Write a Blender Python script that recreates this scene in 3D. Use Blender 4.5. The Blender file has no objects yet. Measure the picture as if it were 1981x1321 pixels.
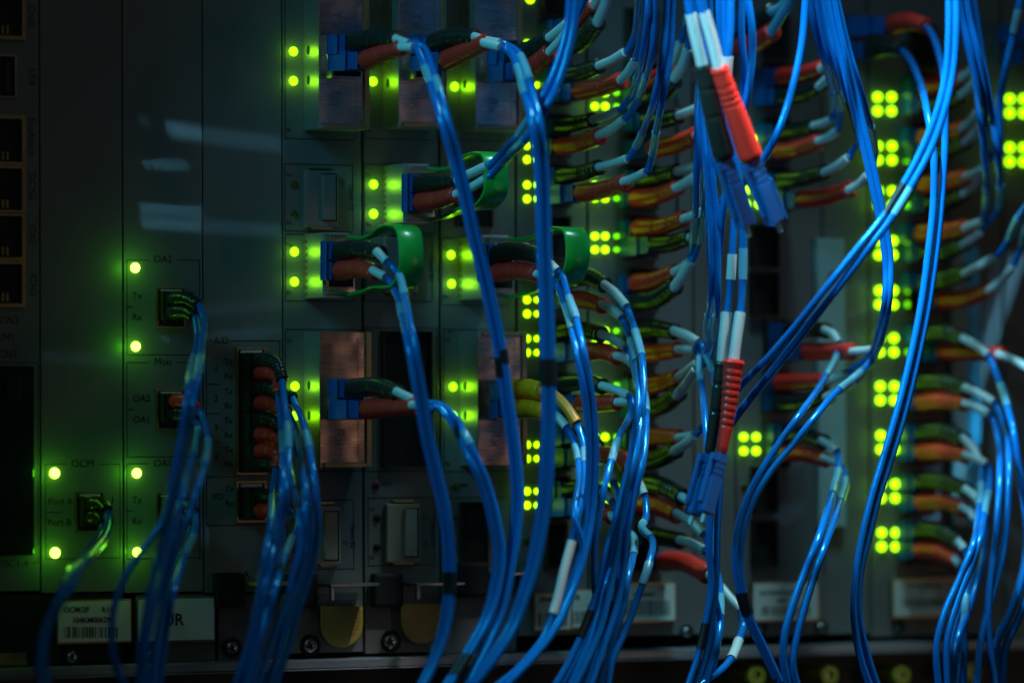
import bpy, bmesh, math, random
from mathutils import Vector, Matrix
random.seed(7)
S = 0.000164                      # metres per picture unit (one unit = 0.164 mm, the scale of the panel at its middle)
W, H = 1981.0, 1321.0
TH = math.radians(28.0); PH = math.radians(1.14); ROLL = math.radians(-0.24)
F = 9040.0
sc = bpy.context.scene
C = sc.collection
# ------------------------------------------------------------------ camera
fwd = Vector((math.sin(TH)*math.cos(PH), math.cos(TH)*math.cos(PH), math.sin(PH)))
rgt0 = Vector((math.cos(TH), -math.sin(TH), 0))
up0 = rgt0.cross(fwd)
rgt = rgt0*math.cos(ROLL) + up0*math.sin(ROLL)
up = rgt.cross(fwd)
CAM = -fwd*F
cam = bpy.data.cameras.new('camera'); cam_o = bpy.data.objects.new('camera', cam); C.objects.link(cam_o)
m3 = Matrix((rgt, up, -fwd)).transposed()
cam_o.matrix_world = Matrix.Translation(CAM*S) @ m3.to_4x4()
cam.sensor_width = 36; cam.lens = F/W*36
cam.clip_start = 0.05; cam.clip_end = 50
cam.dof.use_dof = True; cam.dof.focus_distance = (F-290)*S; cam.dof.aperture_fstop = 5.2; cam.dof.aperture_blades = 0
sc.camera = cam_o
# ------------------------------------------------------------------ world + lamps
world = bpy.data.worlds.new('World'); sc.world = world; world.use_nodes = True
bg = world.node_tree.nodes['Background']; bg.inputs[0].default_value = (0.42, 0.50, 0.45, 1); bg.inputs[1].default_value = 0.009
sc.view_settings.view_transform = 'Standard'; sc.view_settings.look = 'None'
sc.view_settings.exposure = 0; sc.view_settings.gamma = 1; sc.view_settings.use_curve_mapping = False
sc.render.engine = 'CYCLES'
sc.cycles.sample_clamp_indirect = 3.0

def area_lamp(name, u, v, w, tu, tv, tw, sx, sy, power, col, spread=180):
    l = bpy.data.lights.new(name, 'AREA'); l.shape = 'RECTANGLE'; l.size = sx*S; l.size_y = sy*S
    l.energy = power; l.color = col; l.spread = math.radians(spread)
    o = bpy.data.objects.new(name, l); C.objects.link(o)
    p = Vector((u, -w, v)); t = Vector((tu, -tw, tv))
    o.location = p*S
    o.rotation_euler = (t-p).to_track_quat('-Z', 'Y').to_euler()
    return o
# cool aisle lamp high on the right: rakes down over the hanging cords
area_lamp('aisle_lamp', 500, 2150, 860, 330, -900, 1020, 560, 320, 0.48, (0.40, 0.84, 0.98), 58)
# added narrow neutral fill without a real source, brightens the free hanging plugs
area_lamp('plug_fill', 500, 2000, 1300, 115, 560, 745, 60, 60, 0.014, (1.0, 0.95, 0.95), 16)
# dim cool spill from the room in front of the rack
area_lamp('strip_lamp', -2500, 1900, 1150, -100, 250, 620, 60, 1100, 0.085, (0.08, 0.70, 1.0), 36)
area_lamp('room_spill', -2500, 2600, 6200, 0, 0, 0, 5000, 4500, 0.36, (0.60, 0.80, 0.76))
# faint warm lamp low in the aisle, mirrored in the bare metal module faces
area_lamp('warm_lamp', 5200, -600, 8200, 700, -100, 0, 900, 1600, 0.26, (1.0, 0.66, 0.46))

# added unseen cool fill that brightens the thick diagonal cord at the upper right
area_lamp('cord_fill', -1500, 2100, 1500, 420, 430, 860, 90, 260, 0.15, (0.30, 0.78, 1.0), 20)
# the pale bars on the left cards come from added streak lights further down

# ------------------------------------------------------------------ projection helpers
def P(px, py, w=0.0):
    d = fwd*F + rgt*(px-W/2) + up*(H/2-py)
    t = (-w - CAM.y)/d.y
    return CAM + d*t                     # world vector in units; x=u, y=-w, z=v
def uv(px, py, w=0.0):
    p = P(px, py, w); return p.x, p.z
# ------------------------------------------------------------------ materials
def mat(name, col, rough=0.5, *a_, tint=None, crough=0.12, **k_):
    m = mat0(name, col, rough, *a_, **k_); b = m.node_tree.nodes['Principled BSDF']
    b.inputs['Coat Roughness'].default_value = crough
    if tint: b.inputs['Specular Tint'].default_value = (*tint, 1)
    return m
def mat0(name, col, rough=0.5, metal=0.0, emis=None, es=0.0, bump=0.0, bscale=4000, coat=0.0, var=0.0, vscale=300, spec=0.5, trans=0.0):
    m = bpy.data.materials.new(name); m.use_nodes = True
    nt = m.node_tree; b = nt.nodes['Principled BSDF']
    b.inputs['Base Color'].default_value = (*col, 1); b.inputs['Roughness'].default_value = rough
    b.inputs['Metallic'].default_value = metal; b.inputs['Specular IOR Level'].default_value = spec
    b.inputs['Coat Weight'].default_value = coat
    b.inputs['Transmission Weight'].default_value = trans
    if emis:
        b.inputs['Emission Color'].default_value = (*emis, 1); b.inputs['Emission Strength'].default_value = es
    tc = nt.nodes.new('ShaderNodeTexCoord')
    if var > 0:
        n = nt.nodes.new('ShaderNodeTexNoise'); n.inputs['Scale'].default_value = vscale; n.inputs['Detail'].default_value = 5
        nt.links.new(tc.outputs['Object'], n.inputs['Vector'])
        r = nt.nodes.new('ShaderNodeMapRange')
        r.inputs[3].default_value = 1-var; r.inputs[4].default_value = 1+var
        nt.links.new(n.outputs[0], r.inputs[0])
        mx = nt.nodes.new('ShaderNodeMix'); mx.data_type = 'RGBA'; mx.blend_type = 'MULTIPLY'; mx.inputs[0].default_value = 1
        mx.inputs[6].default_value = (*col, 1); nt.links.new(r.outputs[0], mx.inputs[7])
        nt.links.new(mx.outputs[2], b.inputs['Base Color'])
        r2 = nt.nodes.new('ShaderNodeMapRange'); r2.inputs[3].default_value = max(0.05, rough-0.08); r2.inputs[4].default_value = rough+0.1
        nt.links.new(n.outputs[0], r2.inputs[0]); nt.links.new(r2.outputs[0], b.inputs['Roughness'])
    if bump > 0:
        n = nt.nodes.new('ShaderNodeTexNoise'); n.inputs['Scale'].default_value = bscale; n.inputs['Detail'].default_value = 2
        nt.links.new(tc.outputs['Object'], n.inputs['Vector'])
        bn = nt.nodes.new('ShaderNodeBump'); bn.inputs['Strength'].default_value = bump; bn.inputs['Distance'].default_value = 0.0001
        nt.links.new(n.outputs[0], bn.inputs['Height']); nt.links.new(bn.outputs[0], b.inputs['Normal'])
    return m
def brushed(m, axis_scale, strength):
    nt = m.node_tree; b = nt.nodes['Principled BSDF']; tc = nt.nodes.new('ShaderNodeTexCoord')
    mp = nt.nodes.new('ShaderNodeMapping'); mp.inputs['Scale'].default_value = axis_scale
    nt.links.new(tc.outputs['Object'], mp.inputs[0])
    n = nt.nodes.new('ShaderNodeTexNoise'); n.inputs['Scale'].default_value = 1.0; n.inputs['Detail'].default_value = 6; nt.links.new(mp.outputs[0], n.inputs['Vector'])
    w = nt.nodes.new('ShaderNodeTexNoise'); w.inputs['Scale'].default_value = 110; w.inputs['Detail'].default_value = 1; nt.links.new(tc.outputs['Object'], w.inputs['Vector'])
    b1 = nt.nodes.new('ShaderNodeBump'); b1.inputs['Strength'].default_value = 0.5; b1.inputs['Distance'].default_value = 0.0012; nt.links.new(w.outputs[0], b1.inputs['Height'])
    b2 = nt.nodes.new('ShaderNodeBump'); b2.inputs['Strength'].default_value = strength; b2.inputs['Distance'].default_value = 0.00006; nt.links.new(n.outputs[0], b2.inputs['Height']); nt.links.new(b1.outputs[0], b2.inputs['Normal'])
    nt.links.new(b2.outputs[0], b.inputs['Normal'])
    rr = nt.nodes.new('ShaderNodeMapRange'); rr.inputs[3].default_value = 0.16; rr.inputs[4].default_value = 0.42; nt.links.new(n.outputs[0], rr.inputs[0]); nt.links.new(rr.outputs[0], b.inputs['Roughness'])
M = {}
M['panel'] = mat('satin_grey_paint', (0.155, 0.163, 0.155), 0.42, 0.0, bump=0.10, bscale=5000, var=0.10, vscale=60)
M['panel_gloss'] = mat('satin_grey_paint_lacquered', (0.17, 0.18, 0.175), 0.42, 0.0, coat=0.55, crough=0.07, bump=0.02, bscale=5000, var=0.10, vscale=60)
M['panel_semi'] = mat('satin_grey_paint_half_gloss', (0.165, 0.175, 0.17), 0.42, 0.0, coat=0.10, crough=0.12, bump=0.03, bscale=5000, var=0.10, vscale=60)
M['panel_dark'] = mat('dark_grey_paint', (0.10, 0.105, 0.105), 0.5, 0.0, bump=0.10, bscale=5000, var=0.12, vscale=80)
M['void'] = mat('black_void', (0.004, 0.004, 0.004), 0.7)
M['ink'] = mat('black_print', (0.012, 0.012, 0.012), 0.6)
M['nickel'] = mat('nickel_plate', (0.50, 0.47, 0.43), 0.26, 1.0, bump=0.05, bscale=1600, var=0.08, vscale=120)
M['nickel_side'] = mat('stamped_nickel', (0.55, 0.55, 0.52), 0.42, 0.85, bump=0.5, bscale=3200)
brushed(M['nickel'], (60, 60, 5000), 0.22)
M['engrave'] = mat('engraved_mark', (0.26, 0.23, 0.21), 0.45, 0.9)
M['brass'] = mat('yellow_chromate_steel', (0.42, 0.33, 0.16), 0.35, 0.9, var=0.2, vscale=400)
M['nickel_warm_tint'] = mat('nickel_plate_warm_reflection', (0.62, 0.42, 0.33), 0.34, 1.0, bump=0.08, bscale=1500, var=0.2, vscale=160)  # nickel plate again, with a warm reflection put into its base colour
brushed(M['nickel_warm_tint'], (60, 60, 5000), 0.22)
M['adapter'] = mat('brown_adapter_plastic', (0.035, 0.026, 0.018), 0.4)
M['label'] = mat('white_paper_label', (0.80, 0.84, 0.74), 0.5, var=0.05, vscale=200)
M['cap'] = mat('beige_dust_cap', (0.34, 0.31, 0.22), 0.38, var=0.08)
M['cap_grey'] = mat('grey_dust_cap', (0.26, 0.25, 0.23), 0.3, 0.4, var=0.08)
M['amber'] = mat('amber_plastic', (0.50, 0.30, 0.07), 0.4, bump=0.3, bscale=1500, var=0.3, vscale=500)
M['amber_edge'] = mat('amber_rim', (0.50, 0.40, 0.03), 0.35)
M['jacket'] = mat('blue_pvc_jacket', (0.002, 0.125, 0.44), 0.22, spec=1.0, tint=(0.15, 0.75, 1.0), bump=0.04, bscale=900, var=0.05, vscale=100)
M['housing'] = mat('blue_connector_plastic', (0.003, 0.105, 0.34), 0.36, bump=0.05, bscale=2500)
M['red'] = mat('red_rubber_boot', (0.85, 0.035, 0.022), 0.30, bump=0.08, bscale=3500)
M['black'] = mat('black_rubber_boot', (0.020, 0.021, 0.018), 0.26, bump=0.08, bscale=3500)
M['yellow'] = mat('yellow_rubber_boot', (0.95, 0.27, 0.002), 0.42, bump=0.08, bscale=3500)
M['white'] = mat('white_strain_tube', (0.52, 0.57, 0.55), 0.33, bump=0.05, bscale=2500)
M['clear'] = mat('clear_marker_sleeve', (0.11, 0.33, 0.46), 0.22, coat=0.5)
M['tape'] = mat('black_sleeve', (0.010, 0.010, 0.012), 0.38)
M['greenclip'] = mat('green_latch_plastic', (0.006, 0.32, 0.035), 0.30, coat=0.2)
M['ceramic'] = mat('white_ferrule', (0.75, 0.85, 0.85), 0.2)
M['led_big'] = mat('green_led_bright', (0.1, 0.4, 0.02), 0.4, emis=(0.42, 1.0, 0.05), es=9)
M['led'] = mat('green_led', (0.1, 0.4, 0.02), 0.4, emis=(0.24, 1.0, 0.004), es=3.0)
M['led_far'] = mat('green_led_lamp', (0.1, 0.4, 0.02), 0.4, emis=(0.34, 1.0, 0.0), es=4.2)
M['led_dim'] = mat('green_led_dim', (0.1, 0.4, 0.02), 0.4, emis=(0.10, 1.0, 0.0), es=0.35)
M['led_off'] = mat('green_led_off', (0.03, 0.09, 0.01), 0.3)
M['led_red_off'] = mat('red_led_off', (0.12, 0.01, 0.01), 0.3)
M['steel'] = mat('screw_steel', (0.42, 0.42, 0.40), 0.25, 1.0)
M['shelf'] = mat('grey_shelf_paint', (0.26, 0.27, 0.29), 0.3, 0.3, var=0.1, vscale=60)
M['blue_strip'] = mat('bright_blue_strip', (0.02, 0.60, 0.95), 0.3)  # one flat bright blue over the whole strip
M['teal_strip'] = mat('pale_teal_strip', (0.28, 0.50, 0.50), 0.3)
M['glass'] = mat('smoked_cover', (0.012, 0.018, 0.018), 0.12)
M['lever'] = mat('pale_metal_lever', (0.38, 0.40, 0.40), 0.25, 0.9)

# ------------------------------------------------------------------ object helpers
def thing(name, label, cat, base, group=None):
    o = bpy.data.objects.new(name, None); C.objects.link(o); o.empty_display_size = 0.005
    o.location = Vector(base)*S; o['label'] = label; o['category'] = cat
    if group: o['group'] = group
    return o
def link_bm(bm, name, m, parent=None, smooth=False):
    bmesh.ops.recalc_face_normals(bm, faces=bm.faces)
    me = bpy.data.meshes.new(name)
    off = parent.location/S if parent is not None else Vector((0, 0, 0))
    pp = parent
    while pp is not None and pp.parent is not None:
        pp = pp.parent; off = off + pp.location/S
    for v in bm.verts: v.co = (v.co-off)*S
    if smooth:
        for f in bm.faces: f.smooth = True
        for e in bm.edges:
            if len(e.link_faces) == 2 and e.calc_face_angle(0) > 0.9: e.smooth = False
    bm.to_mesh(me); bm.free()
    me.materials.append(M[m])
    o = bpy.data.objects.new(name, me); C.objects.link(o)
    if parent is not None: o.parent = parent
    return o
def bxu(bm, u0, u1, v0, v1, w0, w1, bev=0):
    """box in panel units"""
    b2 = bmesh.new()
    bmesh.ops.create_cube(b2, size=1)
    for v in b2.verts:
        v.co = Vector(((u0+u1)/2+v.co.x*(u1-u0), -(w0+w1)/2+v.co.y*abs(w1-w0), (v0+v1)/2+v.co.z*abs(v1-v0)))
    if bev > 0:
        bmesh.ops.bevel(b2, geom=b2.edges[:], offset=bev, segments=2, affect='EDGES', profile=0.6)
    me = bpy.data.meshes.new('t'); b2.to_mesh(me); b2.free(); bm.from_mesh(me); bpy.data.meshes.remove(me)
def ext(x0, x1, y0, y1, w):
    ym = (y0+y1)/2; xm = (x0+x1)/2
    return P(x0, ym, w).x, P(x1, ym, w).x, P(xm, y1, w).z, P(xm, y0, w).z
def bx(bm, x0, x1, y0, y1, w0, w1, bev=0):
    """box whose front face (at w1) spans these picture coordinates"""
    u0, u1, v0, v1 = ext(x0, x1, y0, y1, w1)
    bxu(bm, u0, u1, v0, v1, w0, w1, bev)
def ring(bm, x0, x1, y0, y1, w0, w1, t):
    """rectangular frame of thickness t"""
    u0, u1, v0, v1 = ext(x0, x1, y0, y1, w1)
    bxu(bm, u0, u1, v1-t, v1, w0, w1, 0.4); bxu(bm, u0, u1, v0, v0+t, w0, w1, 0.4)
    bxu(bm, u0, u0+t, v0+t, v1-t, w0, w1-0.3, 0); bxu(bm, u1-t, u1, v0+t, v1-t, w0, w1-0.3, 0)
def disc(bm, x, y, r, w0, w1, seg=24, dome=0.0):
    p = P(x, y, w1)
    rings = []
    prof = [(r, w0), (r, w1)]
    if dome > 0:
        for k in range(1, 5): a = k/4*math.pi/2; prof.append((r*math.cos(a)+0.01, w1+dome*math.sin(a)))
    for rr, ww in prof:
        rings.append([bm.verts.new((p.x+rr*math.cos(2*math.pi*i/seg), -ww, p.z+rr*math.sin(2*math.pi*i/seg))) for i in range(seg)])
    for a, b in zip(rings, rings[1:]):
        for i in range(seg): bm.faces.new((a[i], a[(i+1) % seg], b[(i+1) % seg], b[i]))
    bm.faces.new(rings[-1]); bm.faces.new(rings[0])
def annulus(bm, x, y, r0, r1, w0, w1, seg=32):
    p = P(x, y, w1)
    prof = [(r0, w0), (r0, w1), (r1, w1), (r1, w0)]
    R = [[bm.verts.new((p.x+rr*math.cos(2*math.pi*i/seg), -ww, p.z+rr*math.sin(2*math.pi*i/seg))) for i in range(seg)] for rr, ww in prof]
    for k in range(4):
        a, b = R[k], R[(k+1) % 4]
        for i in range(seg): bm.faces.new((a[i], a[(i+1) % seg], b[(i+1) % seg], b[i]))
def text_bm(bm, s, x, y, size, w=0.35, rot=0.0, align='CENTER', thick=0.25, xs=1.0, bold=0.0):
    cu = bpy.data.curves.new('t', 'FONT'); cu.body = s; cu.size = size; cu.align_x = align; cu.align_y = 'CENTER'
    cu.extrude = thick; cu.offset = bold; cu.resolution_u = 3
    o = bpy.data.objects.new('t', cu); C.objects.link(o)
    me = bpy.data.meshes.new_from_object(o)
    p = P(x, y, w)
    R = Matrix.Rotation(math.radians(rot), 4, 'Y') @ Matrix.Rotation(math.radians(90), 4, 'X') @ Matrix.Scale(xs, 4, (1, 0, 0))
    me.transform(Matrix.Translation((p.x, -w, p.z)) @ R)
    bm.from_mesh(me); bpy.data.meshes.remove(me); bpy.data.objects.remove(o); bpy.data.curves.remove(cu)
def hline(bm, x0, x1, y, w=0.35, t=1.7):
    a = P(x0, y, w); b = P(x1, y, w); bxu(bm, a.x, b.x, a.z-t/2, a.z+t/2, 0.05, w)
def vline(bm, x, y0, y1, w=0.30, t=1.7):
    a = P(x, y0, w); b = P(x, y1, w); bxu(bm, a.x-t/2, a.x+t/2, b.z, a.z, 0.05, w)

# smooth path through points
def smooth_path(pts, step=5.0):
    pts = [Vector(p) for p in pts]
    if len(pts) == 2:
        n = max(2, int((pts[1]-pts[0]).length/step)); return [pts[0].lerp(pts[1], i/n) for i in range(n+1)]
    out = []
    ext_ = [pts[0]*2-pts[1]]+pts+[pts[-1]*2-pts[-2]]
    for i in range(1, len(ext_)-2):
        p0, p1, p2, p3 = ext_[i-1:i+3]
        L = (p2-p1).length; n = max(2, int(L/step))
        t0 = 0; t1 = t0+max(1e-3, (p1-p0).length)**.5; t2 = t1+max(1e-3, (p2-p1).length)**.5; t3 = t2+max(1e-3, (p3-p2).length)**.5
        for k in range(n):
            t = t1+(t2-t1)*k/n
            A1 = p0*((t1-t)/(t1-t0))+p1*((t-t0)/(t1-t0)); A2 = p1*((t2-t)/(t2-t1))+p2*((t-t1)/(t2-t1)); A3 = p2*((t3-t)/(t3-t2))+p3*((t-t2)/(t3-t2))
            B1 = A1*((t2-t)/(t2-t0))+A2*((t-t0)/(t2-t0)); B2 = A2*((t3-t)/(t3-t1))+A3*((t-t1)/(t3-t1))
            out.append(B1*((t2-t)/(t2-t1))+B2*((t-t1)/(t2-t1)))
    out.append(pts[-1]); return out
def sweep(bm, path, radf, seg=14, sq=1.0, capa=True, capb=True):
    """tube along path; radf(i, s) radius; parallel transport frame"""
    n = len(path)
    T = [(path[min(i+1, n-1)]-path[max(i-1, 0)]).normalized() for i in range(n)]
    ref = Vector((0, 0, 1)) if abs(T[0].z) < 0.9 else Vector((1, 0, 0))
    N = (ref-T[0]*ref.dot(T[0])).normalized()
    L = [0]
    for i in range(1, n): L.append(L[-1]+(path[i]-path[i-1]).length)
    R = []
    for i in range(n):
        N = (N-T[i]*N.dot(T[i])).normalized(); B = T[i].cross(N)
        r = radf(L[i], L[-1])
        R.append([bm.verts.new(path[i]+(N*math.cos(2*math.pi*k/seg)+B*math.sin(2*math.pi*k/seg)*sq)*r) for k in range(seg)])
    for a, b in zip(R, R[1:]):
        for k in range(seg): bm.faces.new((a[k], a[(k+1) % seg], b[(k+1) % seg], b[k]))
    if capa: bm.faces.new(R[0])
    if capb: bm.faces.new(R[-1])
def obox(bm, a, b, hh, hw, bev=2.0, offs=(0, 0), taper=1.0):
    """oriented box from a to b; hh half size along 'up', hw half size along the side"""
    a = Vector(a); b = Vector(b); T = (b-a); L = T.length; T.normalize()
    upv = Vector((0, 0, 1)) if abs(T.z) < 0.85 else Vector((0, -1, 0))
    U = (upv-T*upv.dot(T)).normalized(); Sd = T.cross(U)
    b2 = bmesh.new(); bmesh.ops.create_cube(b2, size=2)
    for v in b2.verts:
        k = taper if v.co.z > 0 else 1.0
        v.co = a+T*(L*(v.co.z+1)/2)+U*(v.co.x*hh*k+offs[0])+Sd*(v.co.y*hw*k+offs[1])
    if bev: bmesh.ops.bevel(b2, geom=b2.edges[:], offset=bev, segments=2, affect='EDGES')
    me = bpy.data.meshes.new('t'); b2.to_mesh(me); b2.free(); bm.from_mesh(me); bpy.data.meshes.remove(me)

# added unseen narrow-beam lights, made up to lay pale blue streaks on the cards
def light_sliver(x0, y0, x1, y1, hpx, L, du=-350, dn=500, dz=760):
    a = P(x0, y0, 0); b = P(x1, y1, 0); c = (a+b)/2
    src = c+Vector((du, -dn, dz))
    Z = (src-c).normalized(); X = (b-a); X = (X-Z*X.dot(Z)); wd = X.length; X.normalize(); Y = Z.cross(X)
    ht = hpx*abs(Y.z)
    l = bpy.data.lights.new('added_streak_light', 'AREA'); l.shape = 'RECTANGLE'; l.size = wd*S; l.size_y = ht*S; l.spread = math.radians(1.0)
    l.energy = L*math.pi*wd*S*ht*S; l.color = (0.22, 0.66, 1.0)
    o = bpy.data.objects.new('added_streak_light', l); C.objects.link(o)
    o.matrix_world = Matrix.Translation(src*S) @ Matrix((X, Y, Z)).transposed().to_4x4()
for q in ((324, 250, 391, 259, 25, 0.85), (395, 262, 545, 280, 28, 0.35), (278, 317, 362, 321, 5, 2.0), (272, 404, 392, 409, 5, 2.4), (274, 430, 391, 437, 17, 0.85), (395, 438, 545, 446, 20, 0.32), (270, 234, 288, 236, 8, 0.35), (312, 650, 345, 651, 9, 0.7), (400, 602, 545, 586, 6, 0.3), (396, 652, 545, 640, 12, 0.25), (80, 690, 235, 696, 20, 0.10), (384, 1030, 430, 1034, 40, 0.15), (1872, 748, 1902, 748, 545, 0.75, 420, 330, 120), (1842, 748, 1872, 748, 545, 0.10, 420, 330, 120), (1583, 742, 1636, 742, 560, 0.07, 420, 330, 120)): light_sliver(*q)  # the last entries add light along the blue and teal strips

# ================================================================== STRUCTURE
bm = bmesh.new(); bxu(bm, -2200, 2600, -1300, 1400, -260, -240); o = link_bm(bm, 'backplane', 'void'); o['kind'] = 'structure'

# ================================================================== CARDS
LEDLIST = []
def led(parent, x, y, r, m='led', dome=3.0, w1=2.0, light=0.0, name='led_lens_or_reflection'):
    bm = bmesh.new(); disc(bm, x, y, r, 0.1, w1, dome=dome); o = link_bm(bm, name, m, parent, smooth=True)
    if light > 0:
        l = bpy.data.lights.new('led_glow', 'POINT'); l.energy = light; l.color = (0.32, 1.0, 0.003) if light < 0.0005 else (0.12, 1.0, 0.01); l.shadow_soft_size = 7*S
        lo = bpy.data.objects.new('led_glow', l); C.objects.link(lo); lw = 36 if light < 0.0003 else (15 if light < 0.0005 else 34); p = P(x+(4 if light < 0.0005 else 0), y, lw); lo.location = Vector((p.x, -lw, p.z))*S
    return o
def screw(parent, x, y, r=13, w=6):
    bm = bmesh.new(); disc(bm, x, y, r, 0.1, w, dome=3)
    s = link_bm(bm, 'screw', 'steel', parent, smooth=True)
    bm = bmesh.new(); p = P(x, y, w+3)
    for a in (0.4, 0.4+math.pi/2):
        d = Vector((math.cos(a), 0, math.sin(a)))
        obox(bm, p-d*r*0.55+Vector((0, 0.5, 0)), p+d*r*0.55+Vector((0, 0.5, 0)), 1.6, 1.6, 0)
    link_bm(bm, 'slot', 'void', s)
    bm = bmesh.new(); annulus(bm, x, y, r+1.5, r+7, 0.1, 2.5); link_bm(bm, 'washer', 'void', parent)
def card(label, x0, x1, ytop, ybot, m='panel', w=0, cat='line card', name='line_card'):
    pm = P((x0+x1)/2, (ytop+ybot)/2, w)
    t = thing(name, label, cat, (P((x0+x1)/2, ybot, w).x, -w, P((x0+x1)/2, ybot, w).z), 'cards standing side by side in the chassis')
    bm = bmesh.new(); u0, u1, v0, v1 = ext(x0, x1, ytop, ybot, w); bxu(bm, u0+1.6, u1-1.6, v0, v1, -22, w, 1.2)
    link_bm(bm, 'faceplate', m, t); return t
def recess(parent, x0, x1, y0, y1, t=4, w=8, fm='brass', name='port'):
    """socket: raised metal lip, black inside with contacts"""
    bm = bmesh.new(); ring(bm, x0, x1, y0, y1, 0.1, w, t); f = link_bm(bm, name, fm, parent)
    bm = bmesh.new(); u0, u1, v0, v1 = ext(x0, x1, y0, y1, w); bxu(bm, u0+t, u1-t, v0+t, v1-t, 0.1, 0.8); link_bm(bm, 'opening', 'void', f)
    return f
def lcadapter(parent, x0, x1, y0, y1, n=2):
    """brown LC adapter with n stacked bores and pale top label"""
    bm = bmesh.new(); ring(bm, x0, x1, y0, y1, 0.1, 9, 4); f = link_bm(bm, 'adapter_frame', 'brass', parent)
    bm = bmesh.new(); u0, u1, v0, v1 = ext(x0, x1, y0, y1, 9)
    bxu(bm, u0+4, u1-4, v0+4, v1-4, 0.1, 2)
    hh = (v1-v0-20)/n
    for k in range(n):
        z = v0+6+hh*k
        bxu(bm, u0+12, u0+22, z+3, z+hh-3, 2, 7, 0.5); bxu(bm, u0+26, u0+34, z+6, z+hh-6, 2, 8, 0.5)
        bxu(bm, u0+6, u1-6, z-1.0, z+1.0, 2, 6)
    link_bm(bm, 'adapter_body', 'adapter', f)
    bm = bmesh.new(); bxu(bm, u0+9, u1-9, v1-11, v1-5, 2, 9.4); link_bm(bm, 'adapter_clip', 'white', f)
YT = -80
# ---- card A (controller, cut by the frame)
A = card('grey controller card at the left edge with stacked network sockets and a USB socket', -190, 77.5, YT, 1145)
for (y0, y1) in ((-20, 76), (222, 320), (318, 413), (410, 505), (503, 594)):
    f = recess(A, -60, 50, y0, y1, 7, 12, 'brass', 'network_socket')
    bm = bmesh.new(); u0, u1, v0, v1 = ext(-60, 50, y0, y1, 12)
    for k in range(7): bxu(bm, u0+22+k*9, u0+26+k*9, v0+11, v0+26, 0.9, 5)
    link_bm(bm, 'contacts', 'brass', f)
f = recess(A, -30, 33, 105, 190, 4, 8, 'nickel', 'usb_socket')
bm = bmesh.new(); bx(bm, 12, 20, 118, 180, 1, 6, 1); link_bm(bm, 'tongue', 'adapter', f)
bm = bmesh.new()
for s, x, y, z in (('Craft', 61, 32, 19), ('USB', 62, 150, 19), ('ExtAlarm', 61, 267, 19), ('DCN2', 62, 362, 19), ('ICN1', 62, 455, 19), ('ICN2', 64, 551, 19)):
    text_bm(bm, s, x, y, z, rot=90)
for s, x, y in (('SCN2', 14, 620), ('ICN1', 8, 652), ('DCN2', 8, 685), ('OSC1-4', 24, 1090)): text_bm(bm, s, x, y, 19)
hline(bm, -80, 73, 701); vline(bm, 73, 701, 1088); hline(bm, 60, 73, 1088)
link_bm(bm, 'printed_legend', 'ink', A)
bm = bmesh.new(); bx(bm, -150, 67, 708, 1075, 0.1, 14, 3); g = link_bm(bm, 'smoked_cover', 'glass', A)
bm = bmesh.new(); bx(bm, 13, 44, 728, 775, 14, 24, 6); link_bm(bm, 'cover_latch', 'void', g)
bm = bmesh.new(); bx(bm, -150, 66, 797, 801, 14.2, 16); link_bm(bm, 'cover_seam', 'void', g)
# ---- card B (OCM)
B_ = card('plain grey OCM card with two bright green lamps low on its face', 77.5, 238, YT, 1145)
bm = bmesh.new()
text_bm(bm, 'OCM', 160, 897, 20); text_bm(bm, 'Port A', 117, 970, 18); text_bm(bm, 'Port B', 115, 1011, 18); text_bm(bm, '1', 218, 968, 19); text_bm(bm, '2', 218, 1008, 19)
hline(bm, 88, 128, 898); hline(bm, 192, 232, 898); vline(bm, 88, 898, 1082); vline(bm, 232, 898, 1080); hline(bm, 88, 232, 1081); hline(bm, 90, 120, 991)
link_bm(bm, 'printed_legend', 'ink', B_)
lcadapter(B_, 146, 203, 950, 1030)
led(B_, 106, 915, 9.5, 'led_big', light=0.0011); led(B_, 107, 1069, 9.5, 'led_big', light=0.0011)
# ---- card C (OA)
Cc = card('grey OA amplifier card with four bright green lamps down its left side', 238, 393, YT, 1145, 'panel_gloss')
bm = bmesh.new()
for s, y0, y1, a, b, l2 in (('OA2', 503, 686, 'Tx', 'Rx', '2'), ('Mon', 701, 884, 'OA2', 'OA1', ''), ('OA1', 897, 1081, 'Tx', 'Rx', '1')):
    hline(bm, 245, 288, y0); hline(bm, 342, 386, y0); vline(bm, 245.5, y0, y1); vline(bm, 386, y0, y1); hline(bm, 245, 386, y1)
    text_bm(bm, s, 315, y0-1, 19)
    text_bm(bm, a, 265 if len(a) == 2 else 274, y0+70, 18); text_bm(bm, b, 265 if len(b) == 2 else 274, y0+111, 18); hline(bm, 246, 258, y0+91)
    if l2: text_bm(bm, l2, 372, y0+70, 19)
text_bm(bm, 'A', 332, 1140, 20)
link_bm(bm, 'printed_legend', 'ink', Cc)
for y in (555, 752, 952): lcadapter(Cc, 303, 360, y, y+80)
for x, y in ((262, 518), (263, 670), (265, 915), (266, 1068)): led(Cc, x, y, 9.0, 'led_big', light=0.0011)
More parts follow.
